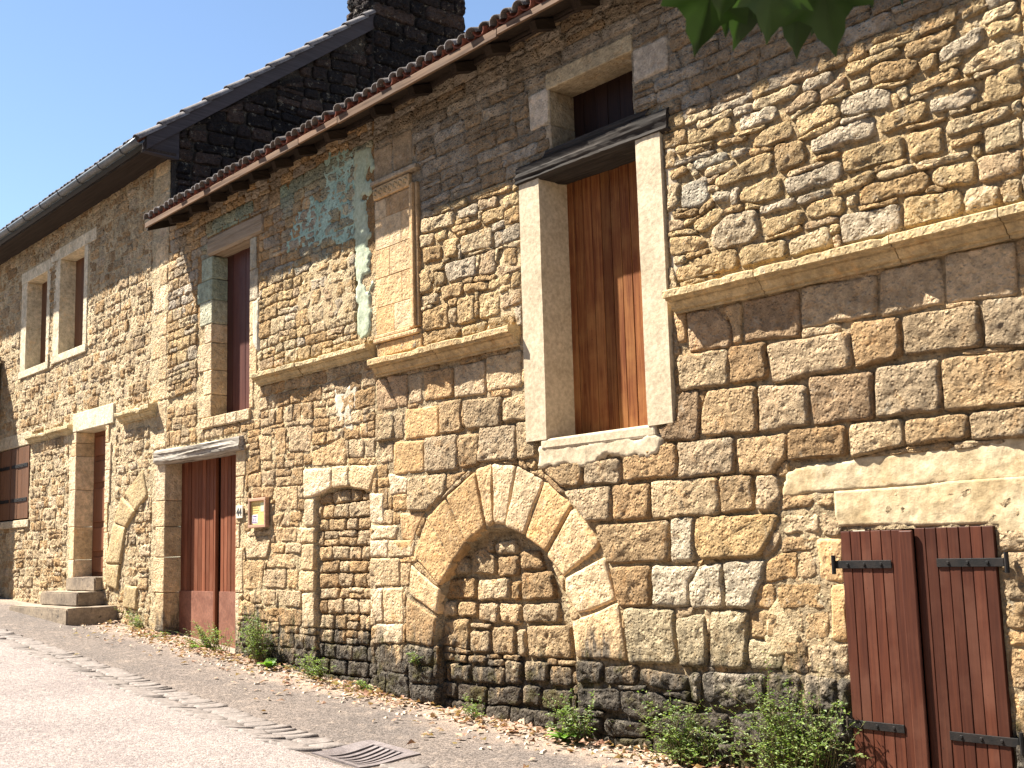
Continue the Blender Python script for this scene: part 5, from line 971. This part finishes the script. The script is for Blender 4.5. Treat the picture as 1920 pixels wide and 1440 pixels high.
weed('tall leafy weed climbing the wall below the notice board', -12.08, -.11, None, 0.7, 0.9, 2100, 4)
weed('weed spreading at the left foot of the blocked doorway', -10.85, -.11, None, 0.6, 0.5, 900, 5)
weed('small weed at the foot of the straight joint', -9.93, -.11, None, 0.36, 0.28, 300, 6)
weed('thin weed at the foot of the blocked arch', -8.24, -.11, None, 0.34, 0.34, 340, 8)
weed('weed under the right springing of the blocked arch', -6.95, -.11, None, 0.55, 0.6, 1000, 9)
weed('wide mat of weeds below the big pale blocks', -5.82, -.11, None, 1.0, 0.72, 2300, 10)
weed('dense bushy weed beside the low double shutter', -4.88, -.11, None, 1.0, 1.05, 4400, 11)
weed('small weed rooted in a joint left of the blocked arch', -9.21, -.06, 0.56, .22, .22, 150, 7, depth=.06)
dock('broad leaved bright green plant at the foot of the blocked arch', -7.01, -.2, 9, 0.2, 21)
dock('broad leaved bright green plant under the notice board', -11.72, -.2, 8, 0.2, 22)
dock('pale broad leaved rosette in front of the garage door', -13.41, -.2, 7, 0.17, 23)

# ------------------------------------------------------------------ leaf litter and chips
rr = random.Random(77); V = []; F = []
for k in range(2400):
    x = rr.uniform(-16.3, -4.0); y = -.06-abs(rr.gauss(0, .16 if rr.random() < .8 else .5)) - .10*max(0, nz((x, 0, 0), .9)); 
    if nz((x, 4, 2), .7) < rr.uniform(-.6, .3): continue
    z = float(ground(x, y))+.012+rr.uniform(0, .02)+max(0, .03+y*.1)*rr.random(); az = rr.uniform(0, 6.28)
    leaf_quad(V, F, (x, y, z), (math.cos(az), math.sin(az), rr.uniform(-.1, .45)), (rr.uniform(-.6, .6), rr.uniform(-.6, .6), 1), rr.uniform(.03, .095), rr.uniform(.025, .065), rr.uniform(-.3, .5))
tag(obj('fallen_leaves', mesh_from(V, F, False), M['dead_leaf']), 'dry curled leaves drifted along the foot of the walls', 'leaves', kind='stuff')
mb = MB()
for k in range(420):
    x = rr.uniform(-16.3, -4.0); y = -.1-abs(rr.gauss(0, .3)); s_ = rr.uniform(.006, .022); z = float(ground(x, y))
    p = np.array([[-1, -1, -.4], [1, -1, -.4], [1, 1, -.4], [-1, 1, -.4], [-.6, -.5, .6], [.6, -.6, .5], [.5, .6, .6], [-.6, .5, .4]])*s_*np.array([rr.uniform(.7, 1.5), rr.uniform(.6, 1.2), .8]); a = rr.uniform(0, 6); c_, s__ = math.cos(a), math.sin(a)
    mb.add([(x+q[0]*c_-q[1]*s__, y+q[0]*s__+q[1]*c_, z+.006+q[2]) for q in p], [(4, 5, 6, 7), (0, 1, 5, 4), (1, 2, 6, 5), (2, 3, 7, 6), (3, 0, 4, 7)])
tag(mb.build('stone_chips', M['chips']), 'pale stone chips and grit scattered along the foot of the walls', 'gravel', kind='stuff')

# ------------------------------------------------------------------ street tree reaching into the top of the view
LEAFP = [((-1.421, -4.794, 2.816), (-1.525, -4.78, 2.609)), ((-1.418, -4.681, 2.864), (-1.509, -4.65, 2.65)), ((-1.317, -4.758, 2.772), (-1.374, -4.723, 2.596)), ((-1.334, -4.669, 2.832), (-1.389, -4.604, 2.601)), ((-1.279, -4.677, 2.794), (-1.306, -4.601, 2.577)), ((-1.271, -4.571, 2.849), (-1.263, -4.506, 2.696)), ((-1.454, -4.667, 2.909), (-1.558, -4.647, 2.7)), ((-1.379, -4.543, 2.906), (-1.483, -4.519, 2.695)), ((-1.3, -4.587, 2.844), (-1.375, -4.557, 2.658)), ((-1.501, -4.528, 2.965), (-1.577, -4.488, 2.761)), ((-1.246, -4.492, 2.852), (-1.231, -4.433, 2.715)), ((-1.326, -4.853, 2.8), (-1.41, -4.838, 2.628)), ((-1.394, -4.618, 2.9), (-1.46, -4.577, 2.708)), ((-1.492, -4.746, 2.875), (-1.54, -4.716, 2.723))]
def leaf_shape(V, F, a, b, roll, rr, fat=1.0):
    """lobed leaf from stalk a to tip b"""
    a, b = Vector(a), Vector(b); d = b-a; L = d.length; d.normalize(); s = d.cross(Vector((math.cos(roll), math.sin(roll), .3))).normalized(); u = s.cross(d)
    half = [(0, 0), (.03, .16), (-.06, .40), (.10, .36), (.17, .50), (.26, .62), (.32, .44), (.40, .30), (.50, .38), (.64, .44), (.62, .26), (.70, .16), (.80, .13), (.90, .045), (1.0, 0)]
    pts = [(t, w) for t, w in half]+[(t, -w) for t, w in half[-2:0:-1]]; k = len(V); n = len(pts)
    for t, w in pts: V.append(tuple(a+d*L*t+s*L*w*fat*rr.uniform(.92, 1.08)+u*L*(.10*abs(w)+.05*math.sin(3*t)-.22*t*t*.5)))
    V.append(tuple(a+d*L*.42+u*L*-.04)); F += [(k+i, k+(i+1) % n, k+n) for i in range(n)]
tree = thing('street_tree', 'broad leaved street tree whose leafy branch hangs over the street', 'tree', (2.3, -5.3, -.08)); rr = random.Random(5)
mb = MB(); mb.tube([(2.3, -5.3, -.15), (2.32, -5.28, .6), (2.25, -5.3, 1.8), (2.2, -5.25, 3.0), (2.1, -5.2, 4.2)], [.24, .19, .165, .15, .13], 14)
mb.tube([(2.2, -5.25, 3.0), (1.2, -5.1, 3.45), (0, -4.95, 3.5), (-.8, -4.85, 3.35), (-1.35, -4.8, 3.12)], [.1, .07, .05, .03, .012], 9)
mb.tube([(2.1, -5.2, 4.2), (1.2, -5.4, 4.9), (0, -5.5, 5.1), (-1.6, -5.3, 4.9)], [.11, .08, .05, .015], 8)
mb.tube([(2.1, -5.2, 4.2), (2.6, -5.0, 5.0), (3.0, -4.7, 5.8)], [.11, .08, .03], 8)
mb.tube([(2.2, -5.25, 3.4), (1.3, -6.0, 4.1), (0.2, -6.3, 4.5)], [.08, .05, .015], 8); 
hub = Vector(np.mean([a for a, b in LEAFP], 0))+Vector((0, 0, .10))
mb.tube([(-.8, -4.85, 3.35), (-1.2, -4.8, 3.2), tuple(hub)], [.026, .014, .006], 7)
for a, b in LEAFP: m_ = (hub+Vector(a))/2+Vector((0, 0, .015)); mb.tube([tuple(hub), tuple(m_), a], [.004, .003, .002], 5)
mb.build('trunk', M['bark'], tree, True)
V = []; F = []
for a, b in LEAFP: leaf_shape(V, F, a, b, rr.uniform(-.5, .5)-.86, rr, rr.uniform(.8, 1.0))
def crown(cx, cy, cz, sx, sy, sz, n):
    for k in range(n):
        p = Vector((rr.gauss(0, .5), rr.gauss(0, .5), rr.gauss(0, .45)))
        if p.length > 1.1: continue
        q = Vector((cx+p.x*sx, cy+p.y*sy, cz+p.z*sz)); az = rr.uniform(0, 6.28); d = Vector((math.cos(az)*.8, math.sin(az)*.8, rr.uniform(-1.1, -.1))).normalized()
        leaf_shape(V, F, q, q+d*rr.uniform(.11, .19), az+1.5, rr)
for c in ((-1.3, -4.8, 3.5, .55, .45, .2, 90), (-.4, -4.95, 3.7, .7, .5, .25, 120), (-1.5, -5.2, 4.1, .9, .8, .45, 420), (-.4, -5.1, 4.4, 1.1, .9, .6, 420), (-2.1, -5.3, 4.9, .8, .8, .45, 260), (.8, -5.3, 5.0, 1.2, 1.1, .7, 420), (2.2, -5.0, 5.5, 1.3, 1.2, .9, 480), (.6, -6.2, 4.8, 1.1, .9, .6, 300)): crown(*c)
v, c = center(V); obj('crown', mesh_from(v, F, True), M['tree_leaf'], tree, tuple(c))
